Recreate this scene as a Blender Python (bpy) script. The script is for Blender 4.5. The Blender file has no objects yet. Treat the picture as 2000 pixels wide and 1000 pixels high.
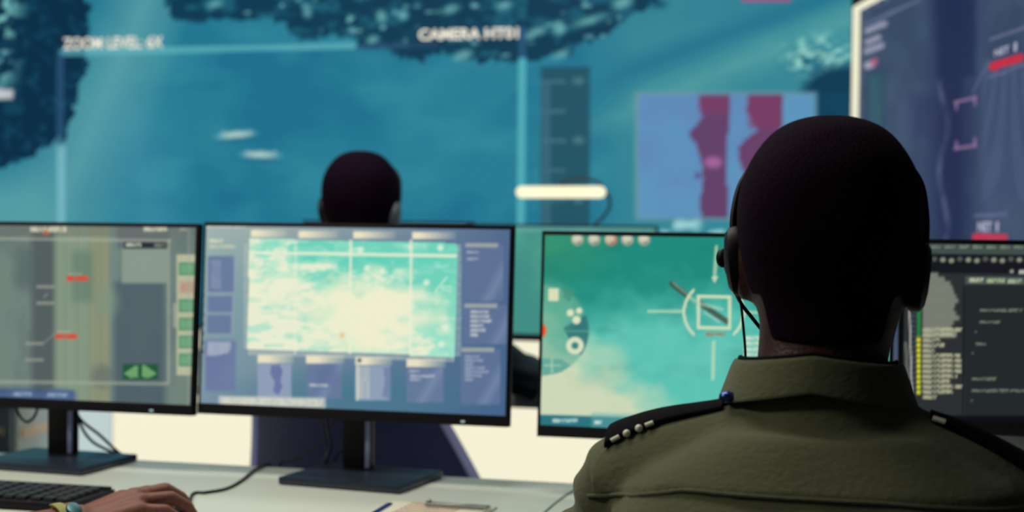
import bpy, bmesh, math, random
import numpy as np
from mathutils import Vector, Matrix
from mathutils.bvhtree import BVHTree
random.seed(4)
S = bpy.context.scene
S.view_settings.view_transform = 'Standard'; S.view_settings.look = 'None'; S.view_settings.gamma = 1; S.view_settings.exposure = 0; S.view_settings.use_curve_mapping = False
COL = S.collection
RAD = math.radians

# ------------------------------------------------------------------ camera
CAMZ = 1.17
PITCH, ROLL, YAW, FPX = RAD(1.3566), RAD(.6086), RAD(14.1473), 3000.
F_ = Vector((-math.sin(YAW)*math.cos(PITCH), math.cos(YAW)*math.cos(PITCH), -math.sin(PITCH)))
R0 = Vector((math.cos(YAW), math.sin(YAW), 0)); U0 = R0.cross(F_)
R_ = R0*math.cos(ROLL)+U0*math.sin(ROLL); U_ = U0*math.cos(ROLL)-R0*math.sin(ROLL)
CAM = Vector((0, 0, CAMZ))
cd = bpy.data.cameras.new('camera'); co = bpy.data.objects.new('camera', cd); COL.objects.link(co)
M = Matrix.Identity(4)
for i in range(3):
    M[i][0] = R_[i]; M[i][1] = U_[i]; M[i][2] = -F_[i]; M[i][3] = CAM[i]
co.matrix_world = M
cd.sensor_width = 36; cd.lens = 54; cd.clip_start = .05
cd.dof.use_dof = True; cd.dof.focus_distance = 1.62; cd.dof.aperture_fstop = 4.6
S.camera = co

def ray(x, y): return F_ + R_*((x-1000)/FPX) + U_*((500-y)/FPX)
def onY(x, y, Y): r = ray(x, y); return CAM + r*(Y/r.y)          # where the view line meets the vertical plane y = Y
def onZ(x, y, Z): r = ray(x, y); return CAM + r*((Z-CAMZ)/r.z)   # ... the horizontal plane z = Z
def dep(x, y, d): return CAM + ray(x, y)*d

# ------------------------------------------------------------------ helpers
def lin(c):
    o = []
    for v in c:
        v = v/255.; o.append(v/12.92 if v <= .04045 else ((v+.055)/1.055)**2.4)
    return tuple(o)
MATS = {}
def mat(name, rgb, rough=.5, metal=0., spec=.5, bump=0., scale=60., var=.12, emit=None, es=1., sheen=0., stretch=(1, 1, 1)):
    if name in MATS: return MATS[name]
    m = bpy.data.materials.new(name); m.use_nodes = True; nt = m.node_tree; N = nt.nodes; L = nt.links
    b = N['Principled BSDF']; c = lin(rgb)
    tc = N.new('ShaderNodeTexCoord'); mp = N.new('ShaderNodeMapping'); mp.inputs['Scale'].default_value = stretch
    L.new(tc.outputs['Object'], mp.inputs[0])
    no = N.new('ShaderNodeTexNoise'); no.inputs['Scale'].default_value = scale; no.inputs['Detail'].default_value = 4
    L.new(mp.outputs[0], no.inputs['Vector'])
    mx = N.new('ShaderNodeMix'); mx.data_type = 'RGBA'
    mx.inputs[6].default_value = tuple(v*(1-var) for v in c)+(1,); mx.inputs[7].default_value = tuple(min(1, v*(1+var)) for v in c)+(1,)
    L.new(no.outputs[0], mx.inputs[0]); L.new(mx.outputs[2], b.inputs['Base Color'])
    b.inputs['Roughness'].default_value = rough; b.inputs['Metallic'].default_value = metal
    b.inputs['Specular IOR Level'].default_value = spec
    if sheen: b.inputs['Sheen Weight'].default_value = sheen
    if bump:
        bp = N.new('ShaderNodeBump'); bp.inputs['Strength'].default_value = bump; bp.inputs['Distance'].default_value = .004
        L.new(no.outputs[0], bp.inputs['Height']); L.new(bp.outputs[0], b.inputs['Normal'])
    if emit:
        b.inputs['Emission Color'].default_value = lin(emit)+(1,); b.inputs['Emission Strength'].default_value = es
    MATS[name] = m; return m
def screen_mat():
    if 'screen_picture' in MATS: return MATS['screen_picture']
    m = bpy.data.materials.new('screen_picture'); m.use_nodes = True; nt = m.node_tree
    b = nt.nodes['Principled BSDF']; b.inputs['Base Color'].default_value = (.004, .004, .005, 1)
    b.inputs['Roughness'].default_value = .45; b.inputs['Specular IOR Level'].default_value = .06
    a = nt.nodes.new('ShaderNodeVertexColor'); a.layer_name = 'picture'
    nt.links.new(a.outputs[0], b.inputs['Emission Color']); b.inputs['Emission Strength'].default_value = 1.
    MATS['screen_picture'] = m; return m

def top(p):
    while p.parent: p = p.parent
    return p
def obj(name, bm, m, parent=None, smooth=True, origin=None):
    """links ONE mesh object; bm is authored in world coordinates"""
    me = bpy.data.meshes.new(name)
    if isinstance(bm, bpy.types.Mesh): me = bm; me.name = name
    o = bpy.data.objects.new(name, me)
    inv = None
    if parent is not None: inv = top(parent).matrix_basis.inverted(); o.parent = parent
    elif origin is not None: o.location = origin; inv = Matrix.Translation(origin).inverted()
    if isinstance(bm, bpy.types.Mesh):
        if inv: me.transform(inv)
    else:
        if inv: bm.transform(inv)
        bmesh.ops.recalc_face_normals(bm, faces=bm.faces)
        bm.to_mesh(me); bm.free()
    for p in me.polygons: p.use_smooth = smooth
    if smooth:
        try: me.set_sharp_from_angle(angle=RAD(38))
        except Exception: pass
    me.materials.clear()
    me.materials.append(m); COL.objects.link(o); return o
def thing(name, label, cat, loc=(0, 0, 0), rz=0, group=None):
    o = bpy.data.objects.new(name, None); COL.objects.link(o); o.empty_display_size = .05
    o.location = loc; o.rotation_euler = (0, 0, rz); o['label'] = label; o['category'] = cat
    o.matrix_basis = Matrix.Translation(loc) @ Matrix.Rotation(rz, 4, 'Z')
    if group: o['group'] = group
    return o
def tag(o, label, cat, group=None):
    o['label'] = label; o['category'] = cat
    if group: o['group'] = group
    return o
def struct(name, bm, m):
    o = obj(name, bm, m, smooth=False); o['kind'] = 'structure'; return o

def box(bm, c, s, rot=None, bev=0., seg=2, T=None):
    r = bmesh.ops.create_cube(bm, size=1.)
    v = r['verts']; mt = Matrix.Translation(c)
    if rot is not None: mt = mt @ (rot if isinstance(rot, Matrix) else Matrix.Rotation(rot, 4, 'Z'))
    mt = mt @ Matrix.Diagonal((s[0], s[1], s[2], 1))
    if T is not None: mt = T @ mt
    bmesh.ops.transform(bm, matrix=mt, verts=v)
    if bev:
        es = list({e for q in v for e in q.link_edges})
        bmesh.ops.bevel(bm, geom=es, offset=bev, segments=seg, affect='EDGES', profile=.6)
    return bm
def B(*a, **k): return box(bmesh.new(), *a, **k)
def loft(bm, rings, cap=True, closed=True):
    vs = [[bm.verts.new(p) for p in r] for r in rings]
    n = len(rings[0])
    for a, b in zip(vs, vs[1:]):
        for i in range(n if closed else n-1):
            bm.faces.new((a[i], a[(i+1) % n], b[(i+1) % n], b[i]))
    if cap: bm.faces.new(vs[0][::-1]); bm.faces.new(vs[-1])
    return bm
def spline(pts, n=8):
    P = [Vector(p) for p in pts]; out = []
    for i in range(len(P)-1):
        a = P[max(i-1, 0)]; b = P[i]; c = P[i+1]; d = P[min(i+2, len(P)-1)]
        for k in range(n):
            t = k/n
            out.append(.5*((2*b)+(c-a)*t+(2*a-5*b+4*c-d)*t*t+(3*b-a-3*c+d)*t**3))
    out.append(P[-1]); return out
def tube(bm, pts, r, n=10, flat=1., up=None):
    P = [Vector(p) for p in pts]; rings = []
    rr = r if isinstance(r, (list, tuple)) else [r]*len(P)
    if len(rr) != len(P): rr = [rr[0]+(rr[-1]-rr[0])*i/(len(P)-1) for i in range(len(P))]
    u = None
    for i, p in enumerate(P):
        t = (P[min(i+1, len(P)-1)]-P[max(i-1, 0)]).normalized()
        if u is None:
            u = Vector(up) if up else (Vector((0, 0, 1)) if abs(t.z) < .9 else Vector((1, 0, 0)))
        u = (u-t*u.dot(t)).normalized(); w = t.cross(u)
        rings.append([p+(w*math.cos(a)+u*math.sin(a)*flat)*rr[i] for a in [2*math.pi*k/n for k in range(n)]])
    return loft(bm, rings)
def ell(bm, c, s, rot=None, seg=20, rings=12):
    m = Matrix.Translation(c)
    if rot is not None: m = m @ rot
    m = m @ Matrix.Diagonal((s[0], s[1], s[2], 1)); rg = []
    for j in range(1, rings):
        a = math.pi*j/rings; z_, r_ = -math.cos(a), math.sin(a)
        rg.append([bm.verts.new(m @ Vector((r_*math.cos(2*math.pi*k/seg), r_*math.sin(2*math.pi*k/seg), z_))) for k in range(seg)])
    for a, b in zip(rg, rg[1:]):
        for k in range(seg): bm.faces.new((a[k], a[(k+1) % seg], b[(k+1) % seg], b[k]))
    lo = bm.verts.new(m @ Vector((0, 0, -1))); hi = bm.verts.new(m @ Vector((0, 0, 1)))
    for k in range(seg):
        bm.faces.new((lo, rg[0][(k+1) % seg], rg[0][k])); bm.faces.new((hi, rg[-1][k], rg[-1][(k+1) % seg]))
    return bm
def capsule(bm, a, b, ra, rb, n=16):
    a = Vector(a); b = Vector(b)
    tube(bm, [a+(b-a)*t for t in (0, .25, .5, .75, 1)], [ra, ra+(rb-ra)*.25, (ra+rb)/2, rb+(ra-rb)*.25, rb], n)
    ell(bm, a, (ra,)*3, seg=n, rings=10); ell(bm, b, (rb,)*3, seg=n, rings=10); return bm
def cyl(bm, a, b, r, n=24): return tube(bm, [a, b], r, n)
def remesh(bm, voxel, smooth=6, fac=.5):
    """union of overlapping shapes into one continuous skin"""
    me = bpy.data.meshes.new('tmp'); bmesh.ops.recalc_face_normals(bm, faces=bm.faces); bm.to_mesh(me); bm.free()
    o = bpy.data.objects.new('tmp', me); COL.objects.link(o)
    r = o.modifiers.new('r', 'REMESH'); r.mode = 'VOXEL'; r.voxel_size = voxel
    s = o.modifiers.new('s', 'SMOOTH'); s.iterations = smooth; s.factor = fac
    dg = bpy.context.evaluated_depsgraph_get(); dg.update()
    out = bpy.data.meshes.new_from_object(o.evaluated_get(dg))
    bpy.data.objects.remove(o); return out
def sering(z, cx, cy, hw, hd, n=40, e=2.4, hb=None):
    out = []
    for k in range(n):
        a = 2*math.pi*k/n; c, s = math.cos(a), math.sin(a)
        d = hd if s > 0 or hb is None else hb
        out.append(Vector((cx+math.copysign(abs(c)**(2/e), c)*hw, cy+math.copysign(abs(s)**(2/e), s)*d, z)))
    return out

# ------------------------------------------------------------------ painted screen pictures
def proj_np(P):
    D = P-np.array(CAM); R, U, F = np.array(R_), np.array(U_), np.array(F_)
    w = D@F; return 1000+FPX*(D@R)/w, 500-FPX*(D@U)/w
def vnoise(x, y, seed=0):
    rs = np.random.RandomState(seed); T = rs.rand(256, 256)
    xi = np.floor(x).astype(int); yi = np.floor(y).astype(int); fx = x-xi; fy = y-yi
    fx = fx*fx*(3-2*fx); fy = fy*fy*(3-2*fy); g = lambda a, b: T[a % 256, b % 256]
    return (g(xi, yi)*(1-fx)+g(xi+1, yi)*fx)*(1-fy)+(g(xi, yi+1)*(1-fx)+g(xi+1, yi+1)*fx)*fy
def fbm(x, y, sx, sy=None, o=4, seed=0):
    sy = sy or sx; t = 0; a = 1; s = 0
    for i in range(o):
        t = t+a*vnoise(x/sx*2**i+17*i, y/sy*2**i+31*i, seed+i); s += a; a *= .5
    return t/s
class Pic:
    """a picture on the plane o + a*e*w + b*u*h"""
    def __init__(s, o, e, u, w, h, step):
        s.o, s.e, s.u, s.w, s.h = map(lambda q: np.array(q) if not isinstance(q, (int, float)) else q, (o, e, u, w, h))
        s.nx = max(2, int(w/step)+1); s.ny = max(2, int(h/step)+1)
        a, b = np.meshgrid(np.linspace(0, 1, s.nx), np.linspace(0, 1, s.ny))
        s.P = s.o+a[..., None]*s.e*w+b[..., None]*s.u*h
        s.x, s.y = proj_np(s.P); s.C = np.zeros(s.x.shape+(3,))
    def fill(s, c, m=1.):
        c = np.asarray(c, float); m = np.asarray(m, float)
        if m.ndim == 2: m = m[..., None]
        s.C = s.C*(1-m)+c*m
    def rectm(s, x0, y0, x1, y1, soft=2., sl=0.):
        y = s.y-sl*(s.x-x0)
        f = lambda d: np.clip(d/soft+.5, 0, 1)
        return f(s.x-x0)*f(x1-s.x)*f(y-y0)*f(y1-y)
    def rect(s, x0, y0, x1, y1, c, a=1., soft=2., sl=0.): s.fill(c, s.rectm(x0, y0, x1, y1, soft, sl)*a)
    def frame(s, x0, y0, x1, y1, t, c, a=1., sl=0.):
        s.fill(c, np.clip(s.rectm(x0, y0, x1, y1, 2, sl)-s.rectm(x0+t, y0+t, x1-t, y1-t, 2, sl), 0, 1)*a)
    def ellm(s, cx, cy, rx, ry, soft=2., rot=0.):
        c, q = math.cos(rot), math.sin(rot); dx, dy = s.x-cx, s.y-cy
        d = np.sqrt(((dx*c+dy*q)/rx)**2+((-dx*q+dy*c)/ry)**2)
        return np.clip((1-d)*min(rx, ry)/soft+.5, 0, 1)
    def ell(s, cx, cy, rx, ry, c, a=1., soft=2., rot=0.): s.fill(c, s.ellm(cx, cy, rx, ry, soft, rot)*a)
    def polym(s, pts, jx=0., jy=0.):
        x, y = s.x+jx, s.y+jy; ins = np.zeros(x.shape, bool); n = len(pts)
        for i in range(n):
            x0, y0 = pts[i]; x1, y1 = pts[(i+1) % n]
            if y0 == y1: continue
            ins ^= ((y0 > y) != (y1 > y)) & (x < (x1-x0)*(y-y0)/(y1-y0)+x0)
        return ins.astype(float)
    def poly(s, pts, c, a=1., jx=0., jy=0.): s.fill(c, s.polym(pts, jx, jy)*a)
    def line(s, x0, y0, x1, y1, t, c, a=1.):
        dx, dy = x1-x0, y1-y0; L2 = dx*dx+dy*dy
        k = np.clip(((s.x-x0)*dx+(s.y-y0)*dy)/L2, 0, 1)
        d = np.hypot(s.x-x0-k*dx, s.y-y0-k*dy); s.fill(c, np.clip((t/2-d)/1.5+.5, 0, 1)*a)
    def text(s, x0, y0, x1, h, c, a=1., cell=6., sl=0., seed=1):
        n = vnoise((s.x-x0)/cell*2, np.full_like(s.y, 3.)+np.floor((s.y-y0)/h*2), seed)
        s.fill(c, s.rectm(x0, y0, x1, y0+h, 1.5, sl)*(.35+.65*(n > .38))*a)
    def build(s, name, parent, m=None):
        me = bpy.data.meshes.new(name); V = s.P.reshape(-1, 3)
        i = np.arange(s.nx*s.ny).reshape(s.ny, s.nx)
        Fc = np.stack([i[:-1, :-1], i[:-1, 1:], i[1:, 1:], i[1:, :-1]], -1).reshape(-1, 4)
        me.from_pydata(V.tolist(), [], Fc.tolist())
        at = me.color_attributes.new('picture', 'FLOAT_COLOR', 'POINT')
        c = np.clip(s.C.reshape(-1, 3)/255., 0, 1.2); c = np.where(c <= .04045, c/12.92, ((c+.055)/1.055)**2.4)
        c = np.concatenate([c, np.ones((len(c), 1))], 1); at.data.foreach_set('color', c.astype(np.float32).ravel())
        return obj(name, me, m or screen_mat(), parent, smooth=False)
def caption(name, txt, o, e, u, x0, y0, x1, y1, m, parent, nrm, off=.035):
    """lettering lying on a screen plane between two photographed corners"""
    o, e, u, nrm = map(Vector, (o, e, u, nrm))
    def loc(x, y):
        r = ray(x, y); p = CAM+r*((o-CAM).dot(nrm)/r.dot(nrm)); return (p-o).dot(e), (p-o).dot(u)
    a0, b0 = loc(x0, y1); a1, b1 = loc(x1, y0)
    cu = bpy.data.curves.new('t', 'FONT'); cu.body = txt; cu.size = 1; cu.offset = off; cu.extrude = 0.
    ob = bpy.data.objects.new('t', cu); COL.objects.link(ob)
    dg = bpy.context.evaluated_depsgraph_get(); dg.update()
    me = bpy.data.meshes.new_from_object(ob.evaluated_get(dg)); bpy.data.objects.remove(ob)
    xs = [v.co.x for v in me.vertices]; ys = [v.co.y for v in me.vertices]
    w, h = max(xs)-min(xs), max(ys)-min(ys); x_, y_ = min(xs), min(ys)
    for v in me.vertices:
        q = o+e*(a0+(v.co.x-x_)/w*(a1-a0))+u*(b0+(v.co.y-y_)/h*(b1-b0))+nrm*-.002
        v.co = q
    return obj(name, me, m, parent, smooth=False)

# ------------------------------------------------------------------ materials
black = mat('black_plastic', (13, 9, 18), .5, spec=.25, var=.15)
bezel = mat('bezel_plastic', (10, 6, 15), .5, spec=.2)
standm = mat('stand_metal', (44, 52, 68), .34, metal=.35, spec=.6)
polem = mat('pole_highlight_paint', (150, 160, 205), .3, metal=.2)
cablem = mat('cable_rubber', (12, 12, 16), .45)
white = mat('white_laminate', (212, 216, 206), .38, var=.03, scale=12)
wallp = mat('wall_paint', (112, 122, 126), .8, var=.05, scale=6, bump=.1)
hairm = mat('short_black_hair', (25, 10, 27), .9, spec=.06, bump=.5, scale=420, var=.5)
skinm = mat('dark_skin', (128, 80, 70), .5, spec=.35, bump=.25, scale=260, var=.18)
handm = skinm
shirtm = mat('olive_cotton', (94, 97, 72), .85, spec=.15, bump=.25, scale=160, var=.1, sheen=.15, stretch=(1, 1, 1.6))
trousm = mat('dark_olive_twill', (52, 52, 38), .9, spec=.1, bump=.2, scale=200)
epm = mat('epaulette_black', (9, 6, 13), .85, bump=.1, scale=300, spec=.1)
navym = mat('dark_teal_cloth', (24, 46, 54), .85, bump=.2, scale=150)
chairm = mat('navy_chair_fabric', (38, 44, 82), .34, bump=.2, scale=500, var=.15, sheen=.2)
chairp = mat('chair_plastic', (18, 17, 26), .4)
chairg = mat('chair_rim_plastic', (150, 156, 210), .4)
steel = mat('polished_steel', (150, 150, 142), .25, metal=1.)
paperm = mat('paper', (214, 210, 192), .8, var=.02)
def emat(name, rgb, s=1.): return mat(name, (6, 6, 6), .5, emit=rgb, es=s, spec=.1)

# ------------------------------------------------------------------ room
YW = 4.75
struct('floor', B((-.6, 1.5, -.05), (7.4, 7.2, .1)), mat('grey_carpet', (60, 62, 66), .95, bump=.4, scale=300))
struct('ceiling', B((-.6, 1.5, 2.95), (7.4, 7.2, .1)), mat('ceiling_paint', (150, 152, 150), .9, var=.03))
struct('wall_back', B((-.6, YW+.16, 1.45), (7.4, .2, 2.9)), wallp)
struct('wall_left', B((-4.3, 1.5, 1.45), (.1, 7.0, 2.9)), wallp)
struct('wall_front', B((-.6, -2.05, 1.45), (7.4, .1, 2.9)), wallp)
SD = Vector((.2716, -.963, 0)).normalized(); SN = Vector((SD.y, -SD.x, 0))      # the side wall runs toward the room; SN points behind it? (fixed below)
if SN.x < 0: SN = -SN
C0 = Vector((-.142, YW+.0, 0)); C1 = C0+SD*2.0
bm = bmesh.new()
q0, q1 = C0+SN*.07+SD*-.1, C1+SN*.07
foot = [q0, q1, Vector((3.1, q1.y, 0)), Vector((3.1, YW+.06, 0)), Vector((q0.x, YW+.06, 0))]
loft(bm, [[p+Vector((0, 0, z)) for p in foot] for z in (0, 2.9)]); struct('wall_right', bm, wallp)
struct('baseboard_back', B((-3.4, YW+.04, .05), (1.0, .03, .1)), mat('baseboard_grey', (80, 82, 86), .6))

def light(name, kind, loc, target, energy, color, sx=1, sy=1):
    l = bpy.data.lights.new(name, kind); l.energy = energy; l.color = color
    if kind == 'AREA': l.shape = 'RECTANGLE'; l.size = sx; l.size_y = sy
    o = bpy.data.objects.new(name, l); COL.objects.link(o); o.location = loc
    o.rotation_euler = (Vector(target)-Vector(loc)).to_track_quat('-Z', 'Y').to_euler(); return o
def ceiling_fixture(x, y, w, d, label, energy, color):
    t = thing('ceiling_light', label, 'ceiling light', (x, y, 2.9), 0, 'ceiling lights')
    obj('frame', B((x, y, 2.885), (w+.05, d+.05, .03), bev=.004), mat('white_metal', (200, 200, 196), .4), t)
    obj('glow_face', B((x, y, 2.868), (w, d, .008)), emat('diffuser_glow', (250, 246, 225), .6), t)
    light('ceiling_lamp', 'AREA', (x, y, 2.86), (x, y, 0), energy, color, w, d)
ceiling_fixture(-1.3, 2.0, 1.8, .5, 'wide unseen ceiling light placed to brighten the near desk', 29, (1, .95, .82))  # unseen; set over the desk to brighten it and keep the back dark
ceiling_fixture(-1.3, 3.3, 1.8, .3, 'long ceiling light above the far chair', 14, (.93, 1, .92))

# lower wall under the video wall; glow added in place of light on it
t = thing('glow_wall', 'cream lower wall under the video wall, bright from an added glow', 'wall panel', (-1.37, YW+.04, 0))
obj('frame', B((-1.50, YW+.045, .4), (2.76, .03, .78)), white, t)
obj('narrow_glow_face', B((-2.745, YW+.025, .4), (.25, .012, .77)), emat('dim_wall_glow', (190, 208, 206), 1.), t)['label'] = 'pale blue wall strip with a dimmer added glow'  # pale wall strip, its brightness put in as emission
obj('glow_face', B((-1.37, YW+.025, .4), (2.48, .012, .77)), emat('wall_glow', (244, 239, 210), 1.02), t)

# ------------------------------------------------------------------ video wall
XL, XR, ZB, ZT = -3.6, -.15, .80, 2.55
t = thing('video_wall', 'huge wall display with teal aerial view of sea and dark forest coast', 'video wall', (-1.9, YW, .8))
obj('casing', B(((XL+XR)/2, YW+.035, (ZB+ZT)/2), (XR-XL+.01, .05, ZT-ZB+.01), bev=.004), bezel, t)
p = Pic((XL, YW, ZB), (1, 0, 0), (0, 0, 1), XR-XL, ZT-ZB, .0062)
x, y = p.x, p.y
p.fill((38, 124, 147))
n1 = fbm(x, y, 130, 110, 4, 3); p.fill((26, 108, 140), np.clip((n1-.45)*3.2, 0, 1)*.8)
p.fill((58, 146, 162), np.clip((fbm(x, y, 160, 70, 4, 9)-.52)*4, 0, 1)*.45)
p.fill((92, 160, 166), np.clip(1-np.abs(x-(285-.42*y))/(95+.12*y), 0, 1)**.8*.85)
p.fill((86, 158, 164), np.clip((y-300)/90, 0, 1)*np.clip((130-x)/60, 0, 1)*.9)
p.fill((74, 150, 172), np.clip(1-np.abs(x-260-(y-250)*.2)/110, 0, 1)*np.clip((y-120)/120, 0, 1)*.45)
rr = np.clip((x-1120)/120, 0, 1)
p.fill((66, 142, 152), rr*.55)
p.fill((30, 112, 140), rr*np.clip(1-np.abs(y-(150-(x-1200)*.38))/40, 0, 1)*.8)
p.fill((84, 160, 160), rr*np.clip(1-np.abs(y-(230-(x-1200)*.42))/50, 0, 1)*(.4+.6*fbm(x, y, 60, 30, 3, 21)))
# left forest
jx = (fbm(x, y, 16, 16, 3, 5)-.5)*26; jy = (fbm(x, y, 16, 16, 3, 6)-.5)*26
FL = [(-900, -400), (120, -400), (150, -10), (172, 8), (178, 60), (166, 140), (146, 215), (126, 268), (70, 300), (30, 322), (-60, 345), (-900, 560)]
p.poly(FL, (7, 46, 70), 1, jx, jy)
fm = p.polym(FL, jx, jy)
p.fill((20, 78, 104), fm*np.clip((fbm(x, y, 14, 12, 3, 33)-.56)*7, 0, 1)*.6)
p.fill((125, 196, 190), fm*np.clip(1-(x+.12*y-10)/55, 0, 1)*np.clip((210-y)/60, 0, 1)*np.clip((fbm(x, y, 20, 22, 3, 41)-.44)*9, 0, 1))
# trees along the top
TT = [(300, -400), (310, -12), (335, 22), (345, 40), (370, 36), (380, 48), (420, 36), (470, 40), (520, 34), (560, 48), (582, 76), (612, 78), (650, 66), (690, 72), (700, 92),
      (760, 96), (780, 116), (825, 118), (850, 104), (890, 112), (930, 122), (985, 118), (1040, 116), (1080, 110), (1110, 108), (1130, 88), (1185, 68), (1206, 48), (1230, 32), (1262, 18), (1300, -10), (1310, -400)]
jx = (fbm(x, y, 9, 9, 3, 51)-.5)*24; jy = (fbm(x, y, 9, 9, 3, 52)-.5)*22
p.poly(TT, (10, 58, 82), 1, jx, jy); tm = p.polym(TT, jx, jy)
p.fill((36, 112, 134), tm*np.clip((fbm(x, y, 34, 15, 4, 61)-.54)*8, 0, 1)*.6)
p.fill((112, 178, 182), tm*np.clip((fbm(x, y, 22, 12, 2, 71)-.76)*12, 0, 1)*.9)
for cx, cy, rx, ry in ((745, 32, 10, 12), (787, 30, 10, 10), (905, 108, 18, 10), (985, 10, 14, 8), (1092, 54, 12, 14), (1150, 40, 32, 7), (1215, 6, 20, 10), (1096, 106, 16, 7), (420, 8, 14, 7), (600, 24, 8, 10), (728, 78, 12, 8), (880, 18, 16, 8), (1048, 62, 22, 8)):
    p.ell(cx, cy, rx, ry, (120, 188, 186), .75, 10, -.3)
p.ell(1287, 8, 16, 9, (20, 80, 105), .8, 10)
# right coast patch
cm = np.clip((fbm(x, y, 18, 9, 3, 81)-.45)*7, 0, 1)*np.clip(1-np.hypot((x-1600)/85, (y-110)/55), 0, 1)*2
p.fill((150, 212, 200), np.clip(cm, 0, .9)); p.fill((24, 84, 108), np.clip((fbm(x, y, 12, 6, 3, 85)-.5)*8, 0, 1)*np.clip(1-np.hypot((x-1580)/70, (y-120)/45), 0, 1))
p.ell(1642, 192, 76, 64, (10, 56, 82), .97, 22)
p.rect(1590, 180, 2400, 460, (12, 66, 92), .92, 12)
p.fill((150, 205, 208), p.rectm(1290, 428, 1460, 470, 8)*np.clip((fbm(x, y, 34, 22, 2, 91)-.42)*8, 0, 1))
# overlay marks
p.line(122, 103, 690, 89, 13, (98, 178, 186), .75)
p.line(118, 112, 118, 290, 15, (48, 86, 122), .7); p.line(119, 290, 120, 640, 17, (118, 184, 194), .85)
p.line(700, 92, 850, 88, 12, (44, 74, 110), .55); p.line(1020, 60, 1020, 112, 16, (46, 92, 130), .7)
p.line(1020, 120, 1015, 640, 17, (86, 178, 188), .85)
p.rect(1056, 130, 1152, 640, (34, 82, 98), .92, 4, -.002)
for k in range(52):
    yy = 160+k*5.8; big = k % 10 == 0
    p.line(1059, yy, 1104 if big else 1074, yy, 3.6, (92, 136, 146), .75 if big else .5)
    if big and k % 20 == 0: p.ell(1130, yy-2, 11, 7, (110, 150, 156), .5, 6)
p.rect(1240, 179, 1596, 430, (112, 150, 158), .8, 4, 0); p.rect(1247, 184, 1591, 426, (92, 148, 188), 1, 5)
p.fill((96, 132, 182), p.rectm(1247, 184, 1591, 426, 4)*np.clip((fbm(x, y, 120, 100, 3, 95)-.42)*3, 0, 1)*.7)
p.poly([(1365, 185), (1426, 185), (1424, 240), (1418, 300), (1423, 426), (1371, 426), (1366, 395), (1374, 350), (1369, 312), (1360, 282), (1344, 262), (1360, 244), (1372, 228), (1366, 204)], (99, 65, 106))
p.poly([(1460, 185), (1528, 185), (1530, 225), (1525, 255), (1490, 290), (1472, 322), (1457, 348), (1443, 312), (1441, 290), (1455, 272), (1479, 256), (1470, 238), (1458, 215)], (104, 64, 104))
p.fill((124, 60, 100), (p.rectm(1366, 186, 1424, 222, 10)+p.rectm(1462, 186, 1526, 250, 10))*.7)
p.ell(1393, 317, 17, 11, (166, 104, 160), .9, 8); p.ell(1363, 343, 6, 6, (84, 70, 120), .9, 5)
for cx, cy, rt in ((462, 264, -.1), (510, 303, .03)):
    p.ell(cx, cy, 30, 6, (150, 196, 196), .9, 8, rt); p.ell(cx-4, cy-1, 24, 3.5, (196, 216, 206), .7, 5, rt); p.ell(cx, cy+9, 30, 3, (22, 86, 116), .6, 5, rt)
    for k in range(5): p.ell(cx-26+13*k, cy-5+(k % 2)*3, 4, 3, (205, 220, 208), .6, 4)
p.rect(-20, 174, 26, 194, (230, 222, 222), .8, 6); p.rect(1448, -12, 1545, 3, (190, 70, 120), .8, 4)
p.build('screen', t)
capm = emat('caption_glow', (238, 232, 214), 1.05)
for tx, bb in (('ZOOM LEVEL: 6X', (124, 70, 319, 97)), ('CAMERA HT01', (818, 53, 1013, 79))):
    caption('caption', tx, (XL, YW-.001, ZB), (1, 0, 0), (0, 0, 1), *bb, capm, t, (0, 1, 0), .02 if tx[0] == 'Z' else .032)

# ------------------------------------------------------------------ angled side display
t = thing('side_display', 'large angled display at right with dark purple aerial map and cream border', 'display', C0+SD*.95+Vector((0, 0, .8)))
so = C0+SD*.03+Vector((0, 0, .75)); sw, sh = 1.92, 1.0
# find the height where its top left corner shows at y = 16
r = ray(1668, 16); k = (so-CAM).dot(SN)/r.dot(SN); sh = (CAM+r*k).z-.75
Rm = Matrix(((SD.x, SN.x, 0, 0), (SD.y, SN.y, 0, 0), (0, 0, 1, 0), (0, 0, 0, 1)))
cen = so+SD*sw/2+Vector((0, 0, sh/2))
obj('casing', B(cen+SN*.032, (sw+.02, .05, sh+.02), rot=Rm, bev=.004), bezel, t)
p = Pic(so, SD, (0, 0, 1), sw, sh, .0055); x, y = p.x, p.y
p.fill((54, 67, 94)); p.fill((68, 86, 110), np.clip((fbm(x, y, 60, 120, 4, 5)-.45)*4, 0, 1)*.7)
p.fill((32, 36, 72), np.clip(1-np.abs(x-(1858-.0*y))/42+.3, 0, 1)*.95)
p.fill((32, 36, 74), p.rectm(1830, -50, 1905, 150, 14)*.8); p.fill((44, 48, 84), p.rectm(1780, 180, 1830, 270, 30)*.6)
p.fill((74, 90, 120), np.clip((x-1912)/10, 0, 1)*np.clip((y-110)/30, 0, 1)*(.35+.3*(np.sin(y*1.25) > 0)))
p.line(1900, 180, 1932, 118, 5, (92, 104, 136), .6)
p.fill((92, 98, 132), np.clip(1-np.abs(x-1842-8*np.sin(y/31))/9, 0, 1)*np.clip((y-150)/30, 0, 1)*fbm(x, y, 12, 30, 3, 8)*1.1)
p.line(1690, 48, 1795, 0, 5, (112, 118, 150), .75)
for x0, y0, w in ((1694, 60, 34), (1694, 82, 22), (1692, 100, 30)): p.line(x0, y0, x0+w, y0-w*.4, 11, (168, 164, 186), .8)
p.line(1694, 128, 1704, 124, 13, (176, 170, 186), .85); p.line(1706, 121, 1709, 119, 12, (180, 80, 110), .8)
for x0 in (1690, 1710, 1730): p.ell(x0, 12-(x0-1690)*.4, 6, 6, (120, 118, 150), .8, 6)
p.rect(1692, 142, 1728, 250, (40, 74, 92), .8, 8); p.text(1696, 148, 1724, 100, (66, 108, 112), .4, 9)
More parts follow.
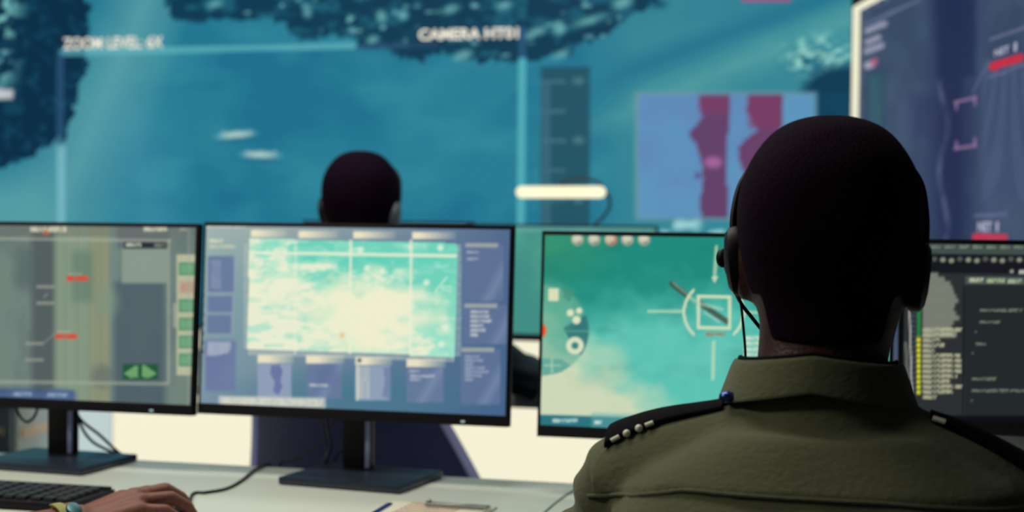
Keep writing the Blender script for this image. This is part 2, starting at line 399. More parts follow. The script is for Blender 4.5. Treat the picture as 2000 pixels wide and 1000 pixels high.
for x0, y0, x1, y1, c in ((1935, 78, 2002, 55, (112, 116, 148)), (1933, 150, 2002, 126, (104, 108, 142)), (1905, 420, 1966, 418, (110, 114, 146))): p.line(x0, y0, x1, y1, 5, c, .8)
p.line(1939, 131, 1992, 112, 15, (206, 34, 56), .95); p.line(1905, 463, 1962, 463, 12, (206, 40, 66), .95)
for s_, yy, sl in ((1, 200, -.23), (-1, 290, -.17)):
    p.line(1866, yy, 1905, yy+sl*39, 6, (150, 116, 156), .9)
    p.line(1868, yy, 1868, yy+12*s_, 5, (150, 116, 156), .8); p.line(1904, yy+sl*39, 1904, yy+sl*39+12*s_, 5, (150, 116, 156), .8)
p.build('screen', t)
cream = emat('cream_border_glow', (238, 236, 206), 1.)
obj('left_border', B(so+SD*.012+Vector((0, 0, sh/2))-SN*.004, (.052, .012, sh), rot=Rm, bev=.002), cream, t)
obj('top_border', B(so+SD*sw/2+Vector((0, 0, sh-.008))-SN*.004, (sw, .012, .018), rot=Rm, bev=.002), cream, t)
grey = emat('grey_caption_glow', (176, 178, 200), .9)
for tx, bb in (('NET', (1944, 88, 1973, 111)), ('1', (1982, 82, 1988, 101)), ('NET', (1911, 433, 1939, 452)), ('1', (1947, 433, 1952, 452))):
    caption('caption', tx, so, SD, (0, 0, 1), *bb, grey, t, SN)

# ------------------------------------------------------------------ desks
def desk(label, x0, x1, y0, y1, z, group=None, apron=True):
    t = thing('desk', label, 'desk', ((x0+x1)/2, (y0+y1)/2, 0), 0, group)
    obj('desktop', B(((x0+x1)/2, (y0+y1)/2, z-.0125), (x1-x0, y1-y0, .025), bev=.003), white, t)
    for xx in (x0+.08, x1-.08):
        for yy in (y0+.08, y1-.08): obj('leg', B((xx, yy, (z-.025)/2), (.05, .05, z-.025), bev=.004), standm, t)
    if apron: obj('apron', B(((x0+x1)/2, y0+.1, z-.055), (x1-x0-.2, .02, .06)), white, t)
    return t
Z = .74
desk('near long white desk carrying four monitors', -2.3, .98, 1.67, 2.455, Z)
desk('far white desk in front of the lower wall', -3.2, -.12, 3.5, 4.45, .752, None, False)

# ------------------------------------------------------------------ monitors
def monitor(label, bx, by, zb, w, h, yaw, tilt, chin, base_c, base_yaw, paint, z0=Z, side=.006, step=.0019, group='desk monitors'):
    t = thing('monitor', label, 'monitor', (base_c[0], base_c[1], z0), base_yaw, group)
    e = Vector((math.cos(yaw), math.sin(yaw), 0)); n = Vector((-math.sin(yaw), math.cos(yaw), 0))
    u = Vector((0, 0, math.cos(tilt)))+n*math.sin(tilt); nn = u.cross(e)
    T = Matrix.Identity(4)
    for i in range(3): T[i][0] = e[i]; T[i][1] = nn[i]; T[i][2] = u[i]; T[i][3] = (bx, by, zb)[i]
    bm = bmesh.new(); box(bm, (0, .008, h/2), (w, .014, h), bev=.002)
    box(bm, (0, .026, h*.46), (w*.72, .03, h*.62), bev=.01)
    for v in bm.verts: v.co = T @ v.co
    obj('casing', bm, bezel, t)
    bm = bmesh.new(); box(bm, (0, -.0005, chin/2), (w-.002, .004, chin), bev=.001)
    for v in bm.verts: v.co = T @ v.co
    obj('bottom_bezel', bm, black, t)
    bm = bmesh.new(); box(bm, (w*.36, -.003, chin*.35), (.006, .002, .0025))
    for v in bm.verts: v.co = T @ v.co
    obj('power_light', bm, emat('power_led', (190, 230, 220), .8), t)
    o = T @ Vector((-w/2+side, -.0012, chin)); p = Pic(o, e, u, w-2*side, h-chin-.007, step); paint(p); p.build('screen', t)
    R = Matrix.Rotation(base_yaw, 4, 'Z'); bc = Vector((base_c[0], base_c[1], z0))
    obj('stand_base', B(bc+Vector((0, 0, .007)), (.215, .17, .012), rot=base_yaw, bev=.003), standm, t)
    pc = Vector((bx, by+.048, 0))
    bm = bmesh.new(); zt = zb+h*.55
    box(bm, (pc.x, pc.y, (z0+.012+zt)/2), (.05, .022, zt-z0-.012), rot=yaw, bev=.004); obj('stand_pole', bm, black, t)
    box_ = B((pc.x+.0205, pc.y-.0125, (z0+.014+zb-.004)/2), (.0085, .005, zb-z0-.02), rot=yaw, bev=.002); obj('pole_highlight_strip', box_, polem, t)  # pale strip painted in as the highlight on the pole
    obj('pole_mount', B((pc.x, pc.y-.006, zb+h*.5), (.08, .04, .08), rot=yaw, bev=.004), black, t)
    return t

def paint_left(p):
    x, y = p.x, p.y
    p.fill((112, 130, 122)); p.fill((96, 112, 112), np.clip((fbm(x, y, 60, 90, 4, 3)-.45)*4, 0, 1)*.7)
    p.rect(62, 430, 108, 800, (80, 90, 92), .9, 16); p.rect(30, 480, 70, 560, (84, 100, 100), .6, 24)
    p.rect(108, 430, 216, 800, (134, 152, 128), .9, 14); p.rect(176, 430, 214, 800, (140, 142, 112), .75, 10)
    for k in range(14): p.rect(112+k*7.6, 430, 115+k*7.6, 800, (110, 130, 116), .22*(k % 3), 3)
    p.rect(214, 430, 232, 800, (112, 136, 128), .8, 8); p.rect(222, 550, 322, 800, (76, 92, 102), .85, 14); p.rect(228, 430, 330, 486, (92, 100, 108), .7, 10)
    p.ell(208, 590, 24, 28, (122, 146, 128), .6, 24); p.ell(200, 735, 22, 22, (90, 104, 104), .6, 18)
    p.fill((66, 104, 92), p.rectm(140, 490, 182, 590, 18)*.35)
    p.rect(0, 430, 400, 461, (108, 112, 104), .4, 4); p.rect(238, 486, 326, 553, (140, 156, 142), .85, 5)
    p.rect(242, 472, 328, 485, (36, 42, 46), .95, 2); p.text(245, 474, 276, 8, (190, 200, 180), .9); p.text(300, 475, 324, 7, (130, 140, 130), .8)
    p.rect(-100, 462, 334, 468, (170, 176, 156), .55, 2, .012); p.rect(326, 468, 332, 750, (160, 170, 152), .6, 2); p.rect(-100, 741, 328, 748, (160, 168, 152), .6, 2, .012)
    p.rect(345, 497, 383, 733, (190, 190, 158), .9, 3)
    for k, yy in enumerate((512, 548, 584, 620, 655, 690)):
        c = (86, 146, 108) if k != 1 else (176, 166, 144); p.rect(349, yy, 380, yy+26, c, .95, 2); p.text(353, yy+5, 376, 16, (130, 180, 140) if k != 1 else (196, 120, 104), .5, 4)
    p.rect(338, 592, 345, 640, (180, 182, 156), .6, 2); p.rect(366, 440, 372, 800, (160, 166, 150), .3, 3)
    p.text(58, 443, 130, 10, (212, 204, 178), .9, 7); p.text(280, 442, 326, 10, (206, 202, 176), .9, 6); p.ell(90, 455, 6, 4, (200, 90, 60), .9, 3); p.text(350, 446, 366, 5, (180, 180, 160), .6)
    for x0, y0 in ((130, 539), (108, 652)): p.text(x0, y0, x0+43, 10, (214, 74, 56), 1, 5); p.rect(x0+4, y0-6, x0+30, y0-2, (190, 200, 180), .35)
    for x0, y0 in ((71, 560), (71, 592), (49, 671), (49, 703)): p.rect(x0, y0-3, x0+36, y0+3, (146, 150, 136), .8, 2)
    p.line(86, 670, 106, 652, 3, (130, 140, 130), .7); p.line(86, 580, 92, 574, 4, (130, 140, 140), .7)
    p.rect(240, 711, 309, 741, (28, 84, 52), .95, 6)
    for s_ in (-1, 1): p.poly([(274+s_*4, 714), (274+s_*10, 714), (274+s_*32, 730), (274+s_*18, 738), (274+s_*4, 736)], (116, 168, 108), .9)
    p.rect(-60, 756, 146, 790, (62, 84, 122), .9, 8, .03)
    for x0, x1 in ((-60, -2), (12, 70), (82, 144)): p.fill((86, 110, 150), p.ellm((x0+x1)/2, 774, 33, 14, 10)*.7)
    p.text(26, 766, 62, 7, (150, 170, 190), .8); p.text(92, 768, 132, 7, (150, 170, 190), .8)

def paint_mid(p):
    x, y = p.x, p.y; a = np.clip((x-398)/590, 0, 1); b = np.clip((y-440)/370, 0, 1)
    for w, c in (((1-a)*(1-b), (168, 186, 176)), (a*(1-b), (82, 106, 142)), ((1-a)*b, (118, 142, 160)), (a*b, (66, 98, 136))): p.C += w[..., None]*np.array(c)
    p.fill((66, 118, 138), np.clip(1-np.hypot((x-700)/300, (y-770)/70), 0, 1)*.9); p.fill((104, 148, 156), np.clip(1-np.hypot((x-440)/110, (y-600)/190), 0, 1)*.5)
    p.fill((160, 170, 170), p.rectm(395, 430, 1010, 462, 16)*.35*(1-a))
    Q = [(487, 466), (893, 475), (889, 697), (483, 682)]; m = p.polym(Q)
    p.fill((232, 236, 208), m)
    ng = fbm(x, y, 46, 20, 4, 11)+.24*np.clip((x-560)/260, 0, 1)-.26*np.clip((y-475)/210, 0, 1)+.10+.16*np.clip((x-800)/50, 0, 1)-.16*np.clip((520-x)/40, 0, 1)
    gr = (fbm(x, y, 9, 4, 2, 15)-.5)*.35; p.fill((172, 230, 204), m*np.clip((ng+gr-.42)*6, 0, 1)); p.fill((100, 206, 182), m*np.clip((ng+gr-.56)*5, 0, 1)*.85*np.clip(1.5-(y-475)/150, .25, 1)); p.fill((234, 236, 208), m*np.clip((518-x)/26, 0, 1)*.85)
    p.fill((140, 220, 196), m*np.clip((fbm(x, y, 26, 9, 3, 14)-.5)*9, 0, 1)*.55)
    p.fill((238, 238, 206), m*np.clip(1.7-np.hypot((x-722)/88, (y-616)/56)+(fbm(x, y, 28, 24, 3, 17)-.5)*1.3, 0, 1)**.7)
    p.fill((238, 238, 208), m*np.clip(1.4-np.hypot((x-545)/50, (y-570)/42)+(fbm(x, y, 20, 20, 3, 19)-.5), 0, 1)*.9)
    p.fill((80, 204, 180), m*np.clip(1-np.abs(y-502)/16, 0, 1)*np.clip((x-560)/40, 0, 1)*.7)
    for x0 in (578, 685, 803): p.line(x0, 470, x0-2, 690, 5, (236, 238, 210), .8 if x0 > 600 else .5)
    p.line(488, 493, 890, 500, 6, (236, 238, 210), .85); p.line(486, 610, 888, 622, 3, (236, 238, 210), .4); p.ell(668, 655, 5, 5, (240, 190, 130), .9, 5)
    for q in ((717, 524), (747, 530), (833, 552), (860, 484), (704, 488), (870, 640), (862, 672)): p.ell(*q, 6, 6, (226, 240, 214), .9, 5)
    p.line(850, 570, 872, 542, 4, (214, 234, 214), .7)
    for k in range(36): p.rect(893-k*.1, 478+k*6.1, 901, 481+k*6.1, (176, 204, 196), .8, 1.5)
    for k in range(66): p.rect(486+k*6.1, 683+k*.22, 489+k*6.1, 693+k*.22, (206, 216, 200), .8, 1.5)
    for k in range(34): p.rect(476, 476+k*6.1, 484, 479+k*6.1, (190, 204, 186), .7, 1.5)
    for x0, x1, yy in ((490, 560, 449), (583, 660, 451), (690, 772, 452), (805, 890, 453)):
        p.fill((236, 228, 196), p.rectm(x0, yy, x1, yy+14, 4)*np.clip(1.15-(x-x0)/(x1-x0), 0, 1))
    p.text(400, 439, 480, 6, (206, 206, 196), .8); p.text(408, 467, 436, 7, (216, 214, 186), .85); p.text(408, 478, 460, 7, (206, 206, 180), .7)
    for x0, y0, x1, y1 in ((406, 500, 457, 571), (405, 578, 454, 610), (404, 615, 452, 652)):
        p.rect(x0-3, y0, x1+4, y1+3, (150, 166, 176), .6, 3); p.rect(x0, y0, x1, y1, (98, 116, 154), .85, 4)
    p.fill((136, 150, 178), p.rectm(412, 508, 432, 565, 4)*(.3+.5*(np.sin(y*.9) > 0)))
    p.fill((104, 116, 160), np.clip(p.rectm(401, 664, 462, 765, 8)*1.2-np.clip((x-400)/90+(y-690)/150, 0, 1)*.5, 0, 1)*.9)
    p.poly([(404, 666), (452, 668), (450, 684), (430, 694), (404, 696)], (156, 166, 186), .8); p.text(406, 670, 448, 22, (176, 182, 194), .5, 5)
    for k, (x0, y0, w, c) in enumerate(((503, 708, 66, (146, 158, 184)), (598, 709, 70, (102, 122, 156)), (694, 712, 68, (146, 162, 186)), (794, 716, 72, (102, 122, 156)))):
        p.fill((232, 224, 194), p.rectm(x0, y0-15, x0+w+4, y0+1, 3)*np.clip(1.3-(x-x0)/w, 0, 1)); p.rect(x0, y0+2, x0+w, y0+70, c, .92, 3)
        p.fill((150, 160, 190), p.rectm(x0, y0+2, x0+w, y0+70, 3)*np.clip(1-np.abs((x-x0)+(y-y0)*.6-70)/16, 0, 1)*.35)
    p.poly([(530, 714), (546, 712), (552, 724), (548, 745), (552, 756), (543, 772), (534, 764), (536, 744), (528, 730)], (104, 112, 160), .9)
    p.ell(640, 735, 22, 22, (92, 108, 152), .5, 16); p.text(603, 750, 640, 5, (190, 196, 190), .9); p.text(698, 716, 722, 62, (196, 200, 190), .55, 4); p.line(698, 716, 698, 780, 5, (216, 214, 190), .8)
    p.poly([(748, 718), (762, 716), (760, 780), (746, 772), (752, 748)], (110, 128, 164), .8); p.ell(702, 704, 4, 4, (60, 70, 80), .9, 3)
    p.text(798, 722, 820, 5, (170, 178, 190), .8); p.text(800, 732, 850, 5, (176, 182, 192), .9); p.text(800, 739, 822, 5, (170, 178, 190), .8)
    for x0, y0, x1, y1 in ((907, 478, 983, 588), (905, 596, 990, 672), (899, 682, 977, 790)):
        p.rect(x0, y0, x1, y1, (94, 114, 150), .95, 4); p.rect(x0+2, y0-3, x0+66, y0+5, (178, 182, 170), .75, 3)
        p.fill((134, 152, 180), p.rectm(x0, y0, x1, y1, 3)*np.clip(1-np.abs((x-x0)+(y-y0)*.55-104)/18, 0, 1)*.45)
    for yy in (490, 503): p.text(911, yy, 935, 5, (166, 174, 192), .8)
    for k, w in enumerate((34, 36, 40, 24, 28, 14)): p.text(918, 606+k*9, 920+w, 6, (190, 192, 194), .9)
    for k, w in enumerate((30, 36, 18, 40, 48, 34, 18)): p.text(907, 694+k*7.5, 907+w, 5, (168, 176, 192), .7)
    p.rect(427, 773, 636, 793, (206, 208, 196), .75, 4, .02); p.text(432, 776, 630, 14, (226, 222, 200), .6, 8, .02)
    p.fill((60, 66, 70), p.rectm(394, 440, 399, 700, 1)*.5*(np.sin(y*.35) > .3))

def paint_right(p):
    x, y = p.x, p.y; a = np.clip((x-1060)/680, 0, 1); b = np.clip((y-455)/370, 0, 1)
    p.fill((30, 138, 124)); p.fill((54, 146, 112), np.clip(1-np.hypot((x-1080)/150, (y-470)/110), 0, 1))
    n = fbm(x, y, 110, 80, 4, 7)
    d = b*1.15+(n-.5)*.5-.12*np.clip(1-np.abs(a-.1)/.2, 0, 1)
    p.fill((92, 194, 178), np.clip((d-.22)*2.6, 0, 1)); p.fill((112, 200, 184), np.clip((fbm(x, y, 50, 40, 3, 27)-.5)*4, 0, 1)*np.clip(b*2-.4, 0, 1)*.5)
    p.fill((204, 216, 184), np.clip((b*1.5-a*2.6+(n-.5)*.9-.42)*2.4, 0, 1)); p.fill((26, 124, 112), np.clip((fbm(x, y, 60, 30, 4, 37)-.5)*3, 0, 1)*(1-b)*.5)
    for k in range(5):
        cx = 1128+k*32.5; p.ell(cx, 468, 12.5, 12, (152, 160, 140), 1, 3); p.ell(cx-1, 466, 9, 8, (212, 212, 188), .9, 5)
        if k == 2: p.ell(cx+3, 470, 11, 10, (186, 100, 70), .55, 3); p.ell(cx-1, 467, 8, 8, (216, 200, 176), .8, 4)
        p.ell(cx+3, 474, 4, 3, (120, 134, 118), .7, 3)
    # round menu on the left
    ring = p.ellm(1058, 645, 92, 88, 4); p.fill((92, 168, 142), ring*.55)
    p.fill((40, 104, 112), p.polym([(1100, 640), (1152, 610), (1160, 650), (1150, 700), (1130, 690), (1110, 660)])*ring*.75)
    p.poly([(1058, 700), (1095, 700), (1116, 714), (1095, 728), (1058, 735)], (84, 160, 150), .7)
    p.rect(1055, 645, 1152, 649, (110, 168, 152), .5, 2); p.ell(1058, 600, 70, 52, (132, 192, 158), .4, 20)
    p.poly([(1098, 563), (1122, 570), (1112, 590), (1100, 580)], (70, 140, 120), .7)
    p.rect(1071, 563, 1091, 588, (216, 222, 184), 1, 3)
    for q, r_ in (((1114, 611), 7), ((1131, 607), 6), ((1126, 625), 8)): p.ell(*q, r_, r_, (222, 226, 190), 1, 3)
    p.ell(1123, 675, 17, 17, (216, 224, 190), 1, 3); p.ell(1123, 675, 7, 7, (60, 130, 126), 1, 3)
    p.line(1078, 700, 1078, 728, 3, (170, 210, 180), .8); p.line(1064, 714, 1094, 714, 3, (170, 210, 180), .8)
    p.ell(1056, 645, 11, 14, (236, 84, 44), 1, 4)
    # target marks
    w_ = (206, 222, 186)
    p.line(1312, 554, 1345, 580, 10, (56, 72, 60), .9); p.line(1345, 580, 1364, 592, 7, (150, 196, 170), .8); p.line(1366, 592, 1420, 628, 11, (70, 84, 72), .9)
    p.line(1314, 552, 1350, 582, 3, (190, 206, 180), .6); p.line(1370, 594, 1410, 604, 6, (180, 214, 190), .6); p.line(1376, 610, 1404, 628, 3, (196, 214, 190), .7)
    p.frame(1361, 576, 1428, 643, 6, w_, 1, .02)
    for s_ in (-1, 1):
        R = np.hypot(x-1394, (y-610)); p.fill(w_, np.clip(3.2-np.abs(R-58), 0, 1)*(s_*(x-1394) > 38)*.95)
    p.line(1267, 608, 1335, 608, 6, w_, .65); p.line(1454, 610, 1520, 611, 6, w_, .65); p.line(1394, 668, 1392, 740, 7, w_, .6)
    p.line(1399, 482, 1396, 540, 6, w_, .7); p.poly([(1390, 540), (1402, 540), (1396, 554)], w_, .9); p.text(1378, 650, 1416, 6, (170, 110, 84), .8, 5)
    for k in range(5): p.text(1452, 656+k*11, 1530, 8, (206, 224, 198), .9, 6)
    # bottom tab bar
    p.rect(1000, 808, 1760, 840, (34, 110, 124), .95, 3, .03); p.rect(1155, 806, 1760, 842, (96, 170, 166), .5, 6, .03)
    p.text(1078, 818, 1128, 7, (190, 220, 210), .85, 6); p.text(1160, 821, 1176, 7, (206, 226, 214), .9, 5)

def paint_far_right(p):
    x, y = p.x, p.y
    p.fill((42, 46, 48)); p.rect(1740, 466, 2400, 495, (64, 78, 74), 1, 4, .01); p.rect(1740, 496, 2400, 532, (22, 22, 30), 1, 4, .01)
    for k in range(30): p.text(1818+k*27, 479, 1838+k*27, 7, (112, 126, 114), .85, 5)
    for k in range(40): p.ell(1825+k*16.6, 506+(k % 3)*1.5, 5.5, 5, (150, 156, 132) if k % 3 else (90, 94, 88), .9, 4)
    p.rect(1885, 540, 2400, 556, (74, 88, 82), .9, 2, .01); p.text(1892, 543, 1920, 8, (176, 180, 156)); p.text(1926, 544, 1962, 8, (158, 172, 134)); p.text(1968, 545, 1996, 8, (158, 166, 146)); p.ell(1976, 530, 4, 4, (140, 148, 140), 1, 3); p.text(1990, 527, 2010, 8, (176, 180, 168))
    p.rect(1884, 556, 2400, 820, (34, 40, 42), 1, 3); p.line(1883, 560, 1880, 808, 3, (24, 28, 32), 1); p.rect(2040, 560, 2400, 800, (38, 44, 46), 1, 3)
    for x0, yy, x1 in ((1914, 603, 1998), (1912, 626, 1954), (1905, 669, 1926), (1897, 737, 1946), (1897, 760, 2010)): p.text(x0, yy, x1, 6, (112, 120, 102), .85, 6)
    for x0, yy in ((1906, 648), (1900, 690), (1898, 782)): p.ell(x0, yy, 2.5, 2.5, (90, 96, 84), .9, 2)
    W_ = [22, 34, 44, 48, 50, 54, 58, 52, 50, 54, 60, 50, 46, 56, 54]
    for k, w in enumerate(W_): p.rect(1802, 532+k*8.4, 1808+w*1.1, 542+k*8.4, (142, 146, 130), .75, 5)
    for k, w in enumerate((78, 66, 36, 44, 24, 74, 76, 76, 76, 68, 54, 78, 60, 28)): p.text(1801, 640+k*10.1, 1801+w, 8, (172, 172, 142), .9, 7)
    p.rect(1791, 560, 1798, 656, (34, 130, 66), .95, 2); p.rect(1790, 656, 1799, 772, (126, 138, 52), .85, 2)
    for k in range(11): p.ell(1794, 664+k*10.2, 3.4, 3.6, (216, 214, 40), 1, 2)
    for k in range(20): p.rect(1776, 584+k*10.1, 1788, 589+k*10.1, (66, 72, 96), .8, 2)
    p.line(1776, 590, 1781, 770, 3, (206, 206, 186), .8); p.line(1769, 670, 1773, 740, 6, (104, 110, 102), .8)
    p.rect(1740, 812, 2400, 840, (14, 10, 20), 1, 3)

RZ = RAD(-7)
monitor('monitor at the left edge showing green and grey road map with red tags', -1.4133, 2.3596, .8353, .541, .323, 0, .0622, .018, (-1.40, 2.362), RAD(-4), paint_left)
monitor('middle monitor showing bright cream and turquoise map with blue panels', -.8701, 2.3697, .8385, .541, .323, 0, .0622, .018, (-.845, 2.365), RZ, paint_mid)
monitor('monitor showing green sea with white target square, left of the person in olive shirt', -.2764, 2.3392, .8309, .541, .323, 0, .0622, .018, (-.27, 2.33), RAD(-4), paint_right)
monitor('monitor at the right edge showing dark file list with yellow dots', .2465, 2.345, .862, .492, .286, 0, .01, .02, (.25, 2.335), 0, paint_far_right, side=.008)

def paint_far(seed, c0, c1):
    def f(p):
        p.fill(c0); p.fill(c1, np.clip((fbm(p.x, p.y, 70, 90, 4, seed)-.42)*4, 0, 1)); p.rect(0, 440, 3000, 452, (112, 170, 168), .6, 4)
    return f
a = onY(1283, 440, 4.12)
monitor('far monitor with green picture behind the gap left of the sea monitor', a.x-.2705, 4.12, .835, .541, .323, 0, .04, .02, (a.x-.27, 4.12), 0, paint_far(3, (64, 142, 132), (76, 158, 140)), z0=.752, step=.004, group='far monitors')
a = onY(590, 430, 4.16)
monitor('far monitor hidden behind the middle monitor and the dark haired head', a.x+.262, 4.15, .838, .50, .325, RAD(6), .04, .02, (a.x+.26, 4.15), 0, paint_far(6, (50, 96, 120), (70, 130, 150)), z0=.752, step=.004, group='far monitors')

# ------------------------------------------------------------------ people
def hand_shape(bm, T, side=1):
    """a right hand (side=1) palm down, fingers toward +y, resting height z=0, curled over something round"""
    def q(p): return T @ Vector((p[0]*side, p[1], p[2]))
    def seg(pts, rs):
        for (a, b, ra, rb) in zip(pts, pts[1:], rs, rs[1:]): capsule(bm, q(a), q(b), ra, rb, 12)
    W = [(-.016, .006, .040), (-.006, .006, .042), (.006, .006, .041), (.016, .006, .037)]
    K = [(-.032, .082, .050), (-.010, .089, .055), (.012, .085, .052), (.031, .073, .045)]
    PI_ = [(-.040, .122, .050), (-.011, .134, .055), (.018, .126, .050), (.043, .104, .041)]
    DI = [(-.042, .142, .036), (-.012, .157, .039), (.021, .147, .035), (.049, .120, .027)]
    TI = [(-.042, .153, .020), (-.012, .168, .022), (.022, .157, .018), (.051, .128, .013)]
    for i in range(4):
        r = (.0098, .0100, .0095, .0085)[i]
        seg([W[i], K[i]], [.0135, .0125]); seg([K[i], PI_[i], DI[i], TI[i]], [r+.0012, r, r-.001, r-.002])
        ell(bm, q((K[i][0], K[i][1], K[i][2]+.0035)), (.0088, .011, .009), seg=12, rings=8)
        w_ = W[i]; seg([(w_[0], w_[1]+.012, w_[2]+.0115), (K[i][0], K[i][1]-.004, K[i][2]+.0095)], [.0028, .0036])
    for i in range(3):                                              # palm between the long bones
        a = (Vector(W[i])+Vector(W[i+1]))/2; b = (Vector(K[i])+Vector(K[i+1]))/2
        seg([tuple(a), tuple(b-Vector((0, .004, .002)))], [.013, .0105])
    ell(bm, q((.022, .038, .026)), (.015, .034, .015), seg=14, rings=10)    # heel of the little finger side
    ell(bm, q((-.024, .038, .028)), (.016, .030, .015), seg=14, rings=10)   # ball of the thumb
    seg([(-.022, .022, .028), (-.044, .055, .027), (-.050, .085, .024), (-.047, .108, .018)], [.0145, .012, .0105, .0085])
    return q((0, .0, .036))

def person(label, O, yaw, P, vox=.006):
    """seated person; O = point on the floor below the head, local x right, y forward"""
    root = thing('person', label, 'person', O, yaw)
    T = root.matrix_basis.copy()
    g = lambda p: T @ Vector(p)
    hz = P['ztop']-.235                                             # chin height
    hx = P.get('hx', 0)
    SL, SR = P['shoulder_l'], P['shoulder_r']; EL, ER = P['elbow_l'], P['elbow_r']; WL, WR = P['wrist_l'], P['wrist_r']
    bm = bmesh.new()
    zt = P['ztop']
    def loc(rings): return [[T @ v for v in r] for r in rings]
    # skull seen from behind: (drop from top, half width, front, back, y)
    prof = [(.0, .012, .02, .02, .0), (.006, .034, .044, .044, 0), (.016, .050, .064, .062, 0), (.032, .0645, .083, .080, 0), (.052, .0745, .094, .091, 0), (.075, .079, .099, .096, 0), (.098, .0795, .099, .096, 0),
            (.120, .0765, .097, .090, 0), (.140, .072, .094, .078, .0), (.160, .068, .090, .068, 0), (.180, .0625, .086, .062, -.002), (.200, .0565, .078, .059, -.005), (.220, .053, .066, .052, -.010), (.235, .050, .050, .052, -.014)]
    rs = [sering(zt-d, hx, yy, w, f, 40, 2.3 if .03 < d < .15 else 2.1, b) for d, w, f, b, yy in prof]
    loft(bm, loc(rs))
    # neck
    nk = [sering(zt-.15, hx-.003, -.010, .057, .050, 32, 2), sering(zt-.2, hx-.004, -.012, .0575, .050, 32, 2), sering(zt-.24, hx-.006, -.022, .0575, .055, 32, 2), sering(zt-.31, hx*.5, -.038, .068, .062, 32, 2), sering(zt-.36, 0, -.04, .07, .06, 32, 2)]
    loft(bm, loc(nk))
    # face: brow, nose, lips, chin, eyes, ears
    e_ = lambda c, s: ell(bm, g((c[0]+hx, c[1], zt-c[2])), s, Matrix.Rotation(yaw, 4, 'Z'), 14, 10)
    e_((0, .096, .112), (.05, .010, .010)); e_((0, .104, .140), (.010, .016, .020)); e_((0, .112, .152), (.016, .012, .010))
    e_((0, .092, .180), (.026, .010, .006)); e_((0, .090, .188), (.022, .010, .006)); e_((0, .074, .214), (.028, .020, .018))
    for s in (-1, 1):
        e_((.032*s, .087, .125), (.014, .008, .008)); e_((.076*s, -.004, .135), (.010, .020, .032))
        ell(bm, g((hx+.077*s, -.012, zt-.130)), (.005, .016, .022), Matrix.Rotation(yaw, 4, 'Z'), 12, 8)
    # trunk under the shirt
    tr = [(.47, .150, .09, -.10), (.62, .145, .085, -.10), (.78, .150, .085, -.09), (.88, .150, .075, -.07), (.93, .12, .055, -.05), (.965, .07, .045, -.04)]
    tr = [(z_*P['ts'], w, d, y_) for z_, w, d, y_ in tr]
    loft(bm, loc([sering(z_, 0, y_, w, d, 32) for z_, w, d, y_ in tr]))
    for s, Sh, El, Wr, wy in ((-1, SL, EL, WL, P['hy_l']), (1, SR, ER, WR, P['hy_r'])):
        capsule(bm, g(Sh), g(El), .042, .036); capsule(bm, g(El), g(Wr), .036, .026)
        capsule(bm, g((Sh[0]*.4, Sh[1], Sh[2]-.005)), g(Sh), .042, .038)
        H = T @ Matrix.Translation(Vector(Wr)-Vector((0, 0, .036))) @ Matrix.Rotation(wy, 4, 'Z') @ Matrix.Rotation(P.get('pitch', 0) if s > 0 else 0, 4, 'X')
        hand_shape(bm, H, s)
        # hip, thigh, shin, foot
        hip = (s*.09, -.09, .50); kn = (s*.13, .34, .51); an = (s*.13, .30, .09)
        capsule(bm, g(hip), g(kn), .072, .052); capsule(bm, g(kn), g(an), .050, .035); capsule(bm, g((an[0], an[1], .045)), g((an[0], an[1]+.15, .035)), .035, .028)
        capsule(bm, g(an), g((an[0], an[1], .045)), .035, .035)
    body = obj('body', remesh(bm, vox, P.get('bs', 5)), P.get('skin', skinm), root)
    # hair cap, cut above nape and face
    bm = bmesh.new(); hp = []
    for d, w, f, b, yy in prof[:12]:
        k = .004; hp.append(sering(zt-d+(.003 if d < .02 else 0), hx, yy, w+k, f+k, 48, 2.3 if .03 < d < .15 else 2.1, b+k))
    outer = loc(hp); bm2 = bmesh.new()
    vs = [[bm2.verts.new(p) for p in r] for r in outer]; n = 48
    bm2.faces.new(vs[0][::-1])
    for ri, (a, b) in enumerate(zip(vs, vs[1:])):
        d = prof[ri+1][0]
        for i in range(n):
            an = math.sin(2*math.pi*(i+.5)/n); lim = .055 if an > .72 else (.125 if an > .1 else (.15 if an > -.25 else (.176 if an > -.62 else .2)))
            if d <= lim: bm2.faces.new((a[i], a[(i+1) % n], b[(i+1) % n], b[i]))
    bmesh.ops.delete(bm2, geom=[v for v in bm2.verts if not v.link_faces], context='VERTS')
    bm.free(); hair = obj('hair', bm2, hairm, root)
    md = hair.modifiers.new('thick', 'SOLIDIFY'); md.thickness = .006; md.offset = -1
    ss = hair.modifiers.new('sub', 'SUBSURF'); ss.levels = 1; ss.render_levels = 2
    # shirt
    bm = bmesh.new()
    rings = [(z_*P['ts'], w, d, y_) for z_, w, d, y_ in [(.50, .175, .125, -.10), (.62, .170, .120, -.10), (.75, .178, .122, -.095), (.85, .190, .124, -.085), (.915, .188, .112, -.07), (.955, .160, .094, -.055), (.99, .10, .078, -.045)]]
    loft(bm, loc([sering(z_, 0, y_, w, d, 44, 2.6) for z_, w, d, y_ in rings]))
    cz = P['collar']
    for Sh, El, Wr in ((SL, EL, WL), (SR, ER, WR)):
        s = 1 if Sh[0] > 0 else -1
        pts = spline([(0.0, -.040, cz-.088), (Sh[0]*.55, -.045, P['mid'][s > 0]), (Sh[0]*.88, -.045, Sh[2]+.006), Sh], 8)
        tube(bm, [g(p) for p in pts], [.060-.006*i/(len(pts)-1) for i in range(len(pts))], 20); ell(bm, g(Sh), (.055,)*3)
        arm = [Vector(Sh), Vector(Sh).lerp(Vector(El), .5)+Vector((0, 0, 0)), Vector(El)]
        fr = P.get('sleeve', .92); end = Vector(El).lerp(Vector(Wr), fr)
